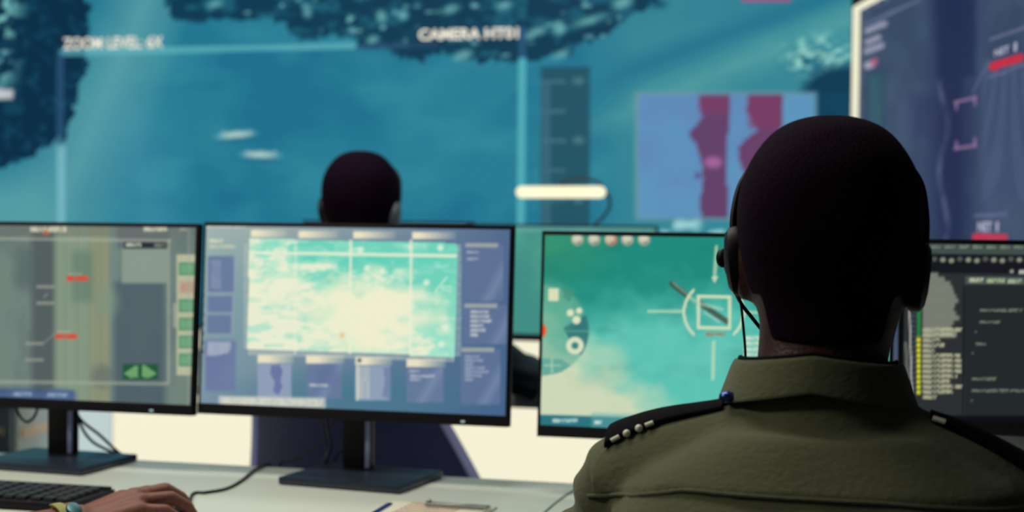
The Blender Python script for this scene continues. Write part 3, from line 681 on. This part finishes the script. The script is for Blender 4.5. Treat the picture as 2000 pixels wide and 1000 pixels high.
        pts = spline([g(p) for p in arm], 8); tube(bm, pts, [.053-.004*i/(len(pts)-1) for i in range(len(pts))], 20); ell(bm, g(El), (.051,)*3)
        capsule(bm, g(El), g(end), .050, .041 if fr > .5 else .047)
    loft(bm, loc([sering(cz-.09, 0, -.035, .085, .08, 32, 2), sering(cz-.045, 0, -.028, .074, .072, 32, 2), sering(cz-.028, 0, -.022, .064, .064, 32, 2)]))
    me = remesh(bm, vox, 10)
    inv = T.inverted(); wr = P.get('wrinkle', 1.)
    nv = len(me.vertices); cs = np.empty(nv*3, np.float32); ns = np.empty(nv*3, np.float32)
    me.vertices.foreach_get('co', cs); me.vertex_normals.foreach_get('vector', ns)
    for vi in range(nv):                                           # folds at the arm holes, under the yoke and along the sleeves
        q = inv @ Vector(cs[vi*3:vi*3+3])
        a = abs(q.x); f = 0
        k = max(0, min(1, (a-.13)/.05))*max(0, min(1, (.985-q.z)/.04))
        f += k*.0018*math.sin(q.z*150+q.x*130+3*math.sin(q.y*30))
        k2 = max(0, min(1, (cz-.115-q.z)/.03))
        f += k2*.004*math.sin(q.x*95+q.z*70+2*math.sin(q.z*24+q.x*9))*(.4+.6*abs(math.sin(q.x*13+1)))
        f += .0012*math.sin(q.x*40+q.z*55)*math.sin(q.z*33-q.x*21)
        if P.get('yoke') and q.y < -.02:
            zy = P['yoke']+.018*max(0, -q.x-.12)/-.08
            f += .0035*max(0, min(1, (q.z-zy)/.0035))*(1 if a < .2 else 0)*max(0, min(1, (zy+.05-q.z)/.05))
        cs[vi*3:vi*3+3] += ns[vi*3:vi*3+3]*(f*wr)
    me.vertices.foreach_set('co', cs); me.update()
    shirt = obj('shirt', me, P.get('shirt_mat', shirtm), root)
    if P.get('detail'):
        # seam rope, collar and epaulettes lie on the shirt surface
        dg = bpy.context.evaluated_depsgraph_get(); dg.update()
        vw = [T @ v.co for v in me.vertices]; bv = BVHTree.FromPolygons(vw, [tuple(p.vertices) for p in me.polygons])
        pts = []
        for i in range(45):
            X = -.205+i*.41/44; z_ = P['yoke']+.003-.020*max(0, (-X-.11)/.09)-.008*max(0, (X-.05)/.15)
            h = bv.ray_cast(g((X, -.5, z_)), T.to_3x3() @ Vector((0, 1, 0)))
            if h[0]: pts.append(h[0]+(T.to_3x3() @ Vector((0, -.0008, 0))))
        obj('yoke_seam', tube(bmesh.new(), pts, .0018, 8), shirtm, root)
        # collar: stand and turned-down leaf, swept round the neck
        bm = bmesh.new(); rings = []; N_ = 56
        for i in range(N_+1):
            a = RAD(-250)+RAD(320)*i/N_-RAD(0)                      # open at the front
            a = RAD(90+24)+RAD(360-48)*i/N_; c, s = math.cos(a), math.sin(a); bk = max(0, -s); fr = max(0, s)
            cx, cy = P.get('cx', 0), -.022
            zt_ = cz-.002-.022*fr-.010*abs(c); droop = .036-.004*bk+.012*fr+.006*abs(c)
            pr = [(.064, zt_-.036), (.067, zt_-.004), (.070, zt_), (.074, zt_-.002), (.0785+.001*abs(c), zt_-droop*.45), (.086+.002*abs(c), zt_-droop), (.0835+.002*abs(c), zt_-droop-.0005), (.077, zt_-droop*.45), (.0705, zt_-.008), (.069, zt_-.038)]
            rings.append([g((cx+r_*c*1.02, cy+r_*s*1.0, z_)) for r_, z_ in pr])
        loft(bm, rings); col = obj('collar', bm, shirtm, root)
        md = col.modifiers.new('sub', 'SUBSURF'); md.levels = 1; md.render_levels = 2
        bm = bmesh.new(); tube(bm, [g((P.get('cx', 0)+.0685*math.cos(a), -.022+.067*math.sin(a), cz-.0025-.022*max(0, math.sin(a))-.010*abs(math.cos(a)))) for a in [RAD(120+300*k/40) for k in range(41)]], .0026, 8)
        obj('collar_shade', bm, epm, root)  # black tube put in for the shade along the collar's top edge
        for s, Sh in ((-1, SL), (1, SR)):
            bm = bmesh.new(); rows = []; x0 = .088; x1 = abs(Sh[0])+.026
            for i in range(15):
                X = s*(x0+(x1-x0)*i/14); hw = .010+.008*i/14; row = []
                yc = -.060
                for k in range(9):
                    Y = yc-hw+2*hw*k/8
                    h = bv.ray_cast(g((X, Y, 1.4)), Vector((0, 0, -1)))
                    z_ = h[0].z if h[0] else rows[-1][k].z-.004
                    if rows and z_ < rows[-1][k].z-.0055: z_ = rows[-1][k].z-.0055
                    p_ = g((X, Y, 0)); row.append(Vector((p_.x, p_.y, z_+.0012)))
                rows.append(row)
            th = .0085
            tp = [[p+Vector((0, 0, th*(.45+.55*ri/14)*(1-.25*((k-4)/4)**2))) for k, p in enumerate(r)] for ri, r in enumerate(rows)]
            loft(bm, [r+t_[::-1] for r, t_ in zip(rows, tp)])
            ep = obj('epaulette', bm, epm, root); md = ep.modifiers.new('b', 'BEVEL'); md.width = .002; md.segments = 2; md.angle_limit = RAD(40)
            mk = emat('unused', (0, 0, 0)) if False else mat('silver_thread', (250, 246, 225), .35)
            if s < 0:
                for f0, f1 in ((.10, .24), (.345, .395), (.56, .61), (.70, .84)):
                    f0, f1 = 1-f1, 1-f0
                    a_, b_ = [rows[0][0]+(rows[14][0]-rows[0][0])*0 for _ in (0, 1)]
                    def at(f):
                        i = min(13, int(f*14)); t_ = f*14-i; return rows[i][0].lerp(rows[i+1][0], t_)+Vector((0, -.0012, th*.5))
                    bm = bmesh.new(); A, B_ = at(.50+f0*.48), at(.50+f1*.48); (tube(bm, [A, A.lerp(B_, .5), B_], .0020, 8) if f1-f0 > .1 else ell(bm, A.lerp(B_, .5), (.0034,)*3))
                    obj('insignia', bm, mk, ep)
            else:
                A = rows[0][0]+Vector((0, -.002, th*.5)); bm = bmesh.new(); tube(bm, [A+Vector((.002, 0, 0)), A+Vector((.012, 0, -.003))], .0022, 8); obj('insignia', bm, mk, ep)
            if s > 0: continue
            bt = rows[0][2]+Vector((-s*.004, -.004, th+.001)); bm = bmesh.new()
            ell(bm, bt, (.0075, .0075, .005)); obj('button', bm, mat('blue_metal_button', (60, 84, 150), .25, metal=.8), ep)
    # trousers and shoes
    bm = bmesh.new()
    loft(bm, loc([sering(.43, 0, -.10, .165, .13, 32), sering(.50, 0, -.10, .178, .13, 32), sering(.56, 0, -.10, .172, .122, 32)]))
    for s in (-1, 1):
        hip = (s*.09, -.09, .50); kn = (s*.13, .34, .51); an = (s*.13, .30, .10)
        capsule(bm, g(hip), g(kn), .085, .064); capsule(bm, g(kn), g(an), .062, .048)
    obj('trousers', remesh(bm, .008, 8), P.get('trouser_mat', trousm), root)
    for s in (-1, 1):
        bm = bmesh.new(); an = (s*.13, .30)
        capsule(bm, g((an[0], an[1]-.02, .048)), g((an[0], an[1]+.17, .036)), .044, .034); box(bm, g((an[0], an[1]+.075, .012)), (.085, .27, .024), rot=yaw, bev=.008)
        obj('shoe', remesh(bm, .006, 5), mat('black_leather', (20, 18, 18), .35), root)
    return root, T, body, shirt

# seated man in front, seen from behind
O1 = Vector((-.060, 1.418, 0)); Y1 = 0
P1 = dict(ztop=1.264, hx=-.001, ts=1.0, mid=(.951, .944), shoulder_l=(-.166, -.045, .931), shoulder_r=(.172, -.045, .905), elbow_l=(-.246, .10, .775), elbow_r=(.25, .12, .78),
          wrist_l=(-.15, .37, .780), wrist_r=(.17, .37, .780), hy_l=RAD(-12), hy_r=RAD(12), collar=1.060, yoke=.943, skin=mat('deep_brown_skin', (66, 36, 36), .5, spec=.3, bump=.25, scale=260, var=.18), detail=True, cx=-.009)
r1, T1, b1, s1 = person('person seen from behind in olive uniform shirt, wearing a headset', O1, Y1, P1, .005)

O2 = onY(705, 352, 3.19); O2.z = 0
P2 = dict(ztop=1.315, ts=1.03, mid=(.985, .985), shoulder_l=(-.165, -.03, .96), shoulder_r=(.165, -.03, .96), elbow_l=(-.19, .24, .80), elbow_r=(.345, .16, .812),
          wrist_l=(-.12, .62, .785), wrist_r=(.27, .60, .785), hy_l=RAD(-8), hy_r=RAD(5), collar=1.10, skin=MATS['deep_brown_skin'], shirt_mat=navym, trouser_mat=mat('navy_twill', (26, 30, 44), .9))
r2, T2, b2, s2 = person('person with short dark hair beyond the middle monitor, facing the video wall', O2, RAD(4), P2, .007)

# person at the left, mostly outside the frame, right hand on the mouse
O3 = Vector((-1.47, 1.40, 0)); Y3 = RAD(2)
wrist3 = Vector((-1.030, 1.795, Z+.027))
w3 = Matrix.Translation(O3) @ Matrix.Rotation(Y3, 4, 'Z'); wl = w3.inverted() @ wrist3
P3 = dict(ztop=1.29, ts=1.02, mid=(.965, .965), shoulder_l=(-.165, -.03, .94), shoulder_r=(.165, -.03, .94), elbow_l=(-.25, .14, .80), elbow_r=(.305, .13, .755),
          wrist_l=(-.12, .44, Z+.046), wrist_r=tuple(wl), hy_l=RAD(-10), hy_r=RAD(-38), pitch=RAD(5), collar=1.08, sleeve=.25, bs=3)
r3, T3, b3, s3 = person('person whose brown right hand rests on the mouse at the lower left', O3, Y3, P3, .0032)

# ------------------------------------------------------------------ office chairs
def chair(label, O, yaw, zseat=.415, arms=True):
    t = thing('office_chair', label, 'chair', O, yaw, None); T = t.matrix_basis.copy(); g = lambda p: T @ Vector(p)
    bm = bmesh.new(); loft(bm, [[g(v) for v in sering(zz, 0, .02, w, d, 40, 3.2)] for zz, w, d in ((zseat-.06, .20, .20), (zseat-.05, .235, .235), (zseat-.02, .245, .245), (zseat-.004, .23, .23), (zseat, .19, .19))])
    obj('seat', bm, chairm, t)
    Rz = []; Rr = []
    for i in range(17):
        f = i/16; z_ = zseat+.09+f*.42; hw = ((.218-.055*f) if arms else (.250-.125*f))*(1-.22*max(0, f-.8)/.2-.10*max(0, .12-f)/.12)
        yb = -.235-.05*f+.03*math.sin(f*math.pi)
        row = []
        for k in range(13):
            u_ = -1+2*k/12; row.append((u_*(hw if arms else (max(.12, .338-.243*f)*(.9 if f < .05 else 1) if u_ > 0 else .200-.02*f)), yb+(.055 if arms else .10)*u_*u_, z_+(-.03*u_*u_ if f > .9 else (.03*u_*u_ if f < .05 else 0))))
        Rz.append(row)
    def slab(rows, th, push):
        bm = bmesh.new(); fr = [[g((p[0], p[1]+push, p[2])) for p in r] for r in rows]; bk = [[g((p[0], p[1]+push-th, p[2])) for p in r] for r in rows]
        return loft(bm, [a+b[::-1] for a, b in zip(fr, bk)])
    o = obj('backrest', slab(Rz, .035, 0), chairm, t); md = o.modifiers.new('b', 'BEVEL'); md.width = .012; md.segments = 3; md.angle_limit = RAD(40)
    ring = [r[-1] for r in Rz]+[p for p in Rz[-1][::-1]][1:]+[r[0] for r in Rz[::-1]][1:]+[p for p in Rz[0]][1:]
    bm = bmesh.new(); tube(bm, [g((p[0]*1.01, p[1]-.03, p[2])) for p in ring], .011, 10); obj('back_frame', bm, chairg, t)
    bm = bmesh.new(); tube(bm, [g(p) for p in spline([(0, -.05, zseat-.09), (0, -.22, zseat-.09), (0, -.29, zseat+.0), (0, -.275, zseat+.22)], 6)], .024, 12, flat=.6); obj('back_support', bm, chairp, t)
    if not arms: obj('height_knob', ell(bmesh.new(), g((.232, -.26, zseat+.19)), (.014, .014, .02)), chairp, t)
    for s in ((-1, 1) if arms else ()):
        bm = bmesh.new(); tube(bm, [g(p) for p in spline([(s*.20, -.0, zseat-.07), (s*.28, -.02, zseat-.05), (s*.285, -.02, zseat+.12), (s*.28, -.0, zseat+.19)], 6)], .016, 10); obj('armrest_post', bm, chairp, t)
        bm = bmesh.new(); box(bm, g((s*.28, .01, zseat+.2)), (.075, .24, .028), rot=yaw, bev=.012, seg=3); obj('armrest', bm, chairp, t)
    bm = bmesh.new(); cyl(bm, g((0, 0, .08)), g((0, 0, zseat-.08)), .028); box(bm, g((0, 0, zseat-.085)), (.2, .24, .04), rot=yaw, bev=.008); obj('column', bm, chairp, t)
    for k in range(5):
        a = 2*math.pi*k/5+.3; d = Vector((math.cos(a), math.sin(a), 0))
        bm = bmesh.new(); tube(bm, [g(d*.02+Vector((0, 0, .10))), g(d*.16+Vector((0, 0, .09))), g(d*.30+Vector((0, 0, .068)))], [.026, .02, .014], 10); lg = obj('leg', bm, chairp, t)
        w_ = Vector((-d.y, d.x, 0)); bm = bmesh.new(); c_ = d*.30+Vector((0, 0, .03)); cyl(bm, g(c_-w_*.022), g(c_+w_*.022), .03); obj('caster', bm, chairp, lg)
    return t
chair('navy office chair behind the middle monitor stand', Vector((O2.x+.03, O2.y-.03, 0)), RAD(2), .445, False)
chair('office chair under the person in olive shirt', Vector((O1.x, O1.y-.06, 0)), 0, .415)
chair('office chair of the person with a hand on the mouse', Vector((O3.x, O3.y-.06, 0)), Y3, .415)

# ------------------------------------------------------------------ headset
def headset(label, T, zt, hx, near=True, cupm=black):
    g = lambda p: T @ Vector(p)
    t = thing('headset', label, 'headset', g((hx, 0, zt)), 0)
    cl, cr = Vector((hx-.0835, .004, zt-.130)), Vector((hx+.0775, .0, zt-.141))
    pts = [(hx-.0875, .012, zt-.115), (hx-.0885, .020, zt-.085), (hx-.080, .034, zt-.052), (hx-.054, .048, zt-.028), (hx, .056, zt-.018), (hx+.050, .048, zt-.028), (hx+.076, .034, zt-.052), (hx+.0835, .020, zt-.085), (hx+.0835, .010, zt-.12)]
    bm = bmesh.new(); tube(bm, [g(p) for p in spline(pts, 7)], .0036, 10); obj('headband', bm, cupm, t)
    for s, c in ((-1, cl), (1, cr)):
        if s > 0 and not near: cupm = mat('grey_plastic', (120, 128, 136), .4)
        rot = T.to_3x3().to_4x4() @ Matrix.Rotation(RAD(6*s), 4, 'Y') @ Matrix.Rotation(RAD(-6*s), 4, 'Z')
        bm = bmesh.new(); rings = []
        for dx, rr_ in ((-.008, .020), (-.006, .026), (-.001, .0275), (.005, .0265), (.009, .021), (.0105, .012)):
            rings.append([g(c+(Matrix.Rotation(RAD(6*s), 3, 'Y') @ Vector((s*dx, rr_*math.cos(a), rr_*1.18*math.sin(a))))) for a in [2*math.pi*k/28 for k in range(28)]])
        loft(bm, rings); cu = obj('ear_cup', bm, cupm, t)
        bm = bmesh.new(); r2_ = []
        for dx, rr_ in ((-.013, .014), (-.014, .022), (-.010, .026), (-.006, .024)):
            r2_.append([g(c+(Matrix.Rotation(RAD(6*s), 3, 'Y') @ Vector((s*dx, rr_*math.cos(a), rr_*1.15*math.sin(a))))) for a in [2*math.pi*k/28 for k in range(28)]])
        loft(bm, r2_); obj('ear_cushion', bm, mat('black_leatherette', (14, 12, 14), .55), cu)
    return t, g, cl
hs, g1, cl = headset('black headset on the person in the olive shirt', T1, P1['ztop'], -.001)
zt1 = P1['ztop']
bm = bmesh.new(); ell(bm, dep(1411, 504, 1.44), (.006, .006, .009)); piv = dep(1411, 504, 1.44)
obj('pivot', bm, black, hs)
bm = bmesh.new(); tube(bm, spline([dep(1414, 510, 1.44), dep(1424, 542, 1.46), dep(1446, 590, 1.48), dep(1470, 622, 1.49), dep(1494, 652, 1.50)], 6), .0019, 8); obj('microphone_boom', bm, black, hs)
bm = bmesh.new(); capsule(bm, dep(1506, 660, 1.505), dep(1520, 668, 1.51), .005, .005); obj('microphone', bm, black, hs)
bm = bmesh.new(); tube(bm, spline([g1(cl+Vector((0, 0, -.03))), dep(1446, 588, 1.42), dep(1452, 640, 1.42), dep(1456, 700, 1.42), g1((-.080, .05, 1.00))], 6), .0013, 8); obj('cable', bm, black, hs)
bm = bmesh.new(); tube(bm, [dep(1413, 506, 1.44), g1(cl+Vector((-.006, .01, .01)))], .003, 8); obj('pivot_arm', bm, black, hs)
hs2, g2, _ = headset('headset with a grey right ear cup on the person beyond the middle monitor', T2, P2['ztop'], 0, False)

# ------------------------------------------------------------------ things on the near desk
t = thing('keyboard', 'black keyboard in front of the left monitor', 'keyboard', (-1.37, 2.045, Z))
KB = (-1.37, 2.045); bm = bmesh.new(); box(bm, (KB[0], KB[1], Z+.008), (.44, .132, .012), bev=.003); box(bm, (KB[0], KB[1]+.058, Z+.012), (.43, .012, .012), bev=.002)
obj('body', bm, black, t)
keym = mat('keycap_plastic', (36, 34, 44), .4); key0 = None
for r_ in range(5):
    for c_ in range(20):
        X = KB[0]-.20+.0208*c_+(.004 if c_ > 13 else 0)+(.004 if c_ > 16 else 0)-.003; Y = KB[1]-.050+.0208*r_
        if key0 is None:
            key0 = obj('key', B((X, Y, Z+.017), (.0165, .0165, .007), bev=.002), keym, t); k0 = (X, Y)
        else:
            k = key0.copy(); COL.objects.link(k); k.parent = t; k.location = (X-k0[0], Y-k0[1], 0)
t = thing('mouse', 'dark mouse under the brown hand', 'mouse', w3 @ wl); t.location.z = Z
HM = Matrix.Translation(Vector((wrist3.x, wrist3.y, Z))) @ Matrix.Rotation(Y3+P3['hy_r'], 4, 'Z')
t.matrix_basis = Matrix.Translation((wrist3.x, wrist3.y, Z))
bm = bmesh.new(); loft(bm, [[HM @ Vector((a.x, a.y+.102, z_)) for a in sering(0, 0, 0, w_, d_, 28, 2.4)] for z_, w_, d_ in ((.001, .030, .056), (.010, .034, .060), (.022, .032, .056), (.031, .026, .046), (.036, .014, .028))])
obj('shell', bm, black, t)
bm = bmesh.new(); a_ = HM @ Vector((0, .135, .026)); ell(bm, a_, (.004, .008, .006)); obj('scroll_wheel', bm, standm, t)
zc = Z+.0025
def cable(label, pts, r=.0028, m=cablem, n=8, group=None):
    P = spline(pts, n); o = obj('cable', tube(bmesh.new(), P, r, 8), m, None, origin=Vector(pts[0])); return tag(o, label, 'cable', group)
m0 = HM @ Vector((0, .158, .006))
cable('black mouse cable curving across the white desk from the hand to the back edge', [m0, onZ(374, 968, zc), onZ(402, 962, zc), onZ(440, 955, zc), onZ(470, 940, zc), onZ(505, 915, zc)+Vector((0, 0, .001)), Vector((-1.045, 2.47, Z-.01)), Vector((-1.04, 2.475, Z-.12))], .0026)
P_ = lambda x, y, Y=2.415: onY(x, y, Y)
cable('thin cable loop hanging under the left monitor, left of its stand', [P_(30, 780), P_(36, 808), P_(52, 824), P_(68, 812), P_(78, 780)], .0026)
cable('upper of two black cables running from the left stand to the desk back edge', [P_(140, 790, 2.43), P_(160, 822, 2.44), P_(195, 850, 2.45), P_(232, 884, 2.465), P_(262, 902, 2.475), P_(275, 935, 2.48), P_(278, 1000, 2.48)], .0026)
cable('lower, more sagging of two black cables beside the left stand', [P_(146, 790, 2.435), P_(160, 835, 2.445), P_(180, 862, 2.45), P_(208, 878, 2.46), P_(232, 888, 2.473), P_(250, 912, 2.485), P_(256, 990, 2.49)], .0026)
cable('dark cable hanging down from the middle monitor, left of its pole', [P_(634, 800, 2.42), P_(640, 840, 2.43), P_(646, 870, 2.435), P_(636, 905, 2.445), P_(634, 930, 2.466), P_(634, 990, 2.47)], .0032, mat('violet_grey_cable', (52, 50, 76), .4))
cable('second dark cable hanging beside the first behind the middle monitor', [P_(626, 800, 2.425), P_(634, 850, 2.44), P_(640, 880, 2.445), P_(630, 905, 2.452), P_(626, 930, 2.47), P_(626, 990, 2.475)], .0022, MATS['violet_grey_cable'])
cable('thin brownish cable slanting down left behind the middle monitor stand', [P_(664, 800, 2.45), P_(640, 842, 2.46), P_(602, 882, 2.47), P_(575, 898, 2.475), P_(548, 906, 2.478), P_(535, 960, 2.49)], .0022, mat('brown_grey_cable', (62, 54, 56), .5))
cable('thin brownish cable slanting behind the pole of the middle monitor', [P_(720, 820, 2.46), P_(690, 858, 2.465), P_(655, 894, 2.47), P_(640, 940, 2.475), P_(636, 1000, 2.48)], .002, MATS['brown_grey_cable'])
cable('thin grey green cable on the desk beside the person in olive shirt', [onZ(1120, 958, Z+.001), onZ(1098, 972, Z+.001), onZ(1064, 1000, Z+.001), onZ(1040, 1030, Z+.001)], .0015, mat('grey_green_cable', (120, 150, 140), .5))

tl, tr = onZ(768, 981, Z), onZ(962, 994, Z); ex = (tr-tl).normalized(); ey = Vector((-ex.y, ex.x, 0)); L_ = (tr-tl).length
yw = math.atan2(ex.y, ex.x); cb = tl+ex*L_/2-ey*.11
t = thing('clipboard', 'white clipboard holding paper with pinkish writing, cut by the bottom edge', 'clipboard', (cb.x, cb.y, Z), yw)
obj('board', B((cb.x, cb.y, Z+.0015), (L_+.012, .232, .003), rot=yw, bev=.001), mat('pale_board', (196, 196, 182), .6), t)
obj('paper', B((cb.x, cb.y-.004, Z+.0035), (L_, .215, .001), rot=yw), paperm, t)
wm = mat('pink_ink', (206, 150, 128), .8)
for j in range(6):
    bm = bmesh.new(); c_ = tl+ex*.035-ey*(.016+j*.016)+Vector((0, 0, Z+.0046-tl.z))
    tube(bm, [c_+ex*(.085*(k/40))+ey*(.0022*math.sin(k*1.9+j)+.0012*math.sin(k*4.1)) for k in range(41)], .0007, 5); obj('writing', bm, wm, t)
c0, c1 = onZ(838, 981, Z+.008), onZ(956, 989, Z+.008); cx = (c1-c0).normalized(); cy = Vector((-cx.y, cx.x, 0)); cl_ = (c1-c0).length
bm = bmesh.new(); tube(bm, [c0, c0+cx*cl_*.3, c0+cx*cl_*.45-cy*.004, c0+cx*cl_*.55-cy*.004, c0+cx*cl_*.7, c1, c1-cy*.016, c0-cy*.016, c0], .0022, 8)
clp = obj('clip', bm, steel, t)
bm = bmesh.new(); box(bm, (c0+c1)/2-cy*.006+Vector((0, 0, -.002)), (cl_*.86, .008, .003), rot=math.atan2(cx.y, cx.x), bev=.001); obj('clip_bar', bm, steel, clp)
bm = bmesh.new(); ell(bm, c0+Vector((0, 0, .001)), (.004, .004, .004)); obj('clip_end', bm, steel, clp)
a_, b_ = onZ(765, 983, Z+.0042), onZ(700, 1022, Z+.0042)
t = thing('pen', 'blue pen lying left of the clipboard', 'pen', a_-Vector((0, 0, .0042)))
obj('barrel', tube(bmesh.new(), [a_.lerp(b_, .1), a_.lerp(b_, .5), b_], .0042, 12), mat('blue_plastic', (20, 44, 120), .3), t)
obj('tip', tube(bmesh.new(), [a_, a_.lerp(b_, .1)], [.0015, .0042], 12), mat('navy_plastic', (14, 22, 60), .3), t)

# wristwatch with an olive strap
wa = wrist3+Vector((0, 0, .0)); fd = (wrist3-(w3 @ Vector(P3['elbow_r']))).normalized(); wp = wrist3-fd*.020
t = thing('wristwatch', 'watch with tan strap and steel buckle on the brown wrist', 'watch', (wp.x, wp.y, Z))
sd = fd.cross(Vector((0, 0, 1))).normalized(); up = sd.cross(fd)
def band(r1_, r2_, f0, w_, th, a0=0, a1=360, n=40):
    rg = []
    for i in range(n+1):
        a = RAD(a0+(a1-a0)*i/n); d = sd*math.cos(a)*r1_+up*math.sin(a)*r2_; c_ = wp+fd*f0+d; o_ = d.normalized()*th
        rg.append([c_-fd*w_/2, c_+fd*w_/2, c_+fd*w_/2+o_, c_-fd*w_/2+o_])
    return loft(bmesh.new(), rg, cap=(a1-a0 < 360))
obj('strap', band(.0285, .0285, 0, .019, .0022), mat('tan_leather', (122, 84, 38), .6, bump=.3), t)
obj('strap_flap', band(.031, .031, -.012, .014, .002, -20, 100), mat('olive_webbing', (150, 150, 84), .7, bump=.3), t)
bm = bmesh.new(); c_ = wp+(sd*.62+up*.76).normalized()*.0315
Mw = Matrix.Translation(c_) @ ((sd*.62+up*.76).to_track_quat('Z', 'Y').to_matrix().to_4x4())
rg = [[Mw @ Vector((r_*math.cos(a), r_*math.sin(a), z_)) for a in [2*math.pi*k/28 for k in range(28)]] for z_, r_ in ((-.002, .009), (.003, .0105), (.005, .0095), (.0055, .007))]
obj('case', loft(bm, rg), mat('blued_steel', (70, 100, 106), .35, metal=.9), t)

# ------------------------------------------------------------------ lamp and drawer unit at the far desk
t = thing('desk_lamp', 'glowing cream light bar on a thin curved neck above the far desk', 'lamp', onY(1150, 500, 4.31)*1)
t.location.z = .752; t.matrix_basis = Matrix.Translation(t.location)
YL = 4.31; a_, b_ = onY(1019, 375, YL), onY(1172, 375, YL)
bm = bmesh.new(); capsule(bm, a_, b_, .0172, .0172, 20); obj('light_bar', bm, emat('lamp_glow', (252, 246, 206), 1.12), t)
nk = [onY(1095, 366, YL+.02), onY(1102, 355, YL+.02), onY(1130, 349, YL+.02), onY(1164, 354, YL+.02), onY(1186, 378, YL+.02), onY(1191, 402, YL+.02), onY(1178, 424, YL+.02), onY(1160, 442, YL+.02), onY(1150, 480, YL+.02)]
nk.append(Vector((nk[-1].x, nk[-1].y, .76)))
obj('neck', tube(bmesh.new(), spline(nk, 7), .0042, 10), mat('lamp_neck', (36, 52, 64), .4), t)
obj('lamp_base', tube(bmesh.new(), [Vector((nk[-1].x, nk[-1].y, .753)), Vector((nk[-1].x, nk[-1].y, .769))], .05, 28), black, t)

t = thing('drawer_unit', 'grey drawer unit with beige strips low at the left behind the left stand', 'drawer unit', (-3.06, 4.6, 0))
obj('cabinet_body', B((-3.06, 4.60, .34), (.494, .20, .68), bev=.004), mat('grey_steel_cabinet', (186, 196, 200), .5, spec=.4), t)
for zz, hh in ((.60, .12), (.455, .14), (.21, .30)):
    d_ = obj('drawer', B((-3.06, 4.492, zz), (.47, .014, hh), bev=.003), mat('drawer_front', (150, 176, 196), .5), t)
    obj('handle', B((-2.98, 4.478, zz-.0), (.26, .016, .026), bev=.004), mat('beige_handle', (240, 224, 180), .5), d_)
obj('side_strip', B((-2.812, 4.61, .446), (.006, .17, .035), bev=.002), mat('beige_strip', (226, 196, 170), .5), t)

# lights: soft key from the upper left, its unseen fixture added; dim fill
ceiling_fixture(-2.6, .55, 1.0, .6, 'unseen fixture added for the key light behind and left of the person in the olive shirt', 42, (1, .95, .80))
w = bpy.data.worlds.new('room_air'); S.world = w; w.use_nodes = True
w.node_tree.nodes['Background'].inputs[0].default_value = (.55, .62, 1, 1); w.node_tree.nodes['Background'].inputs[1].default_value = .03
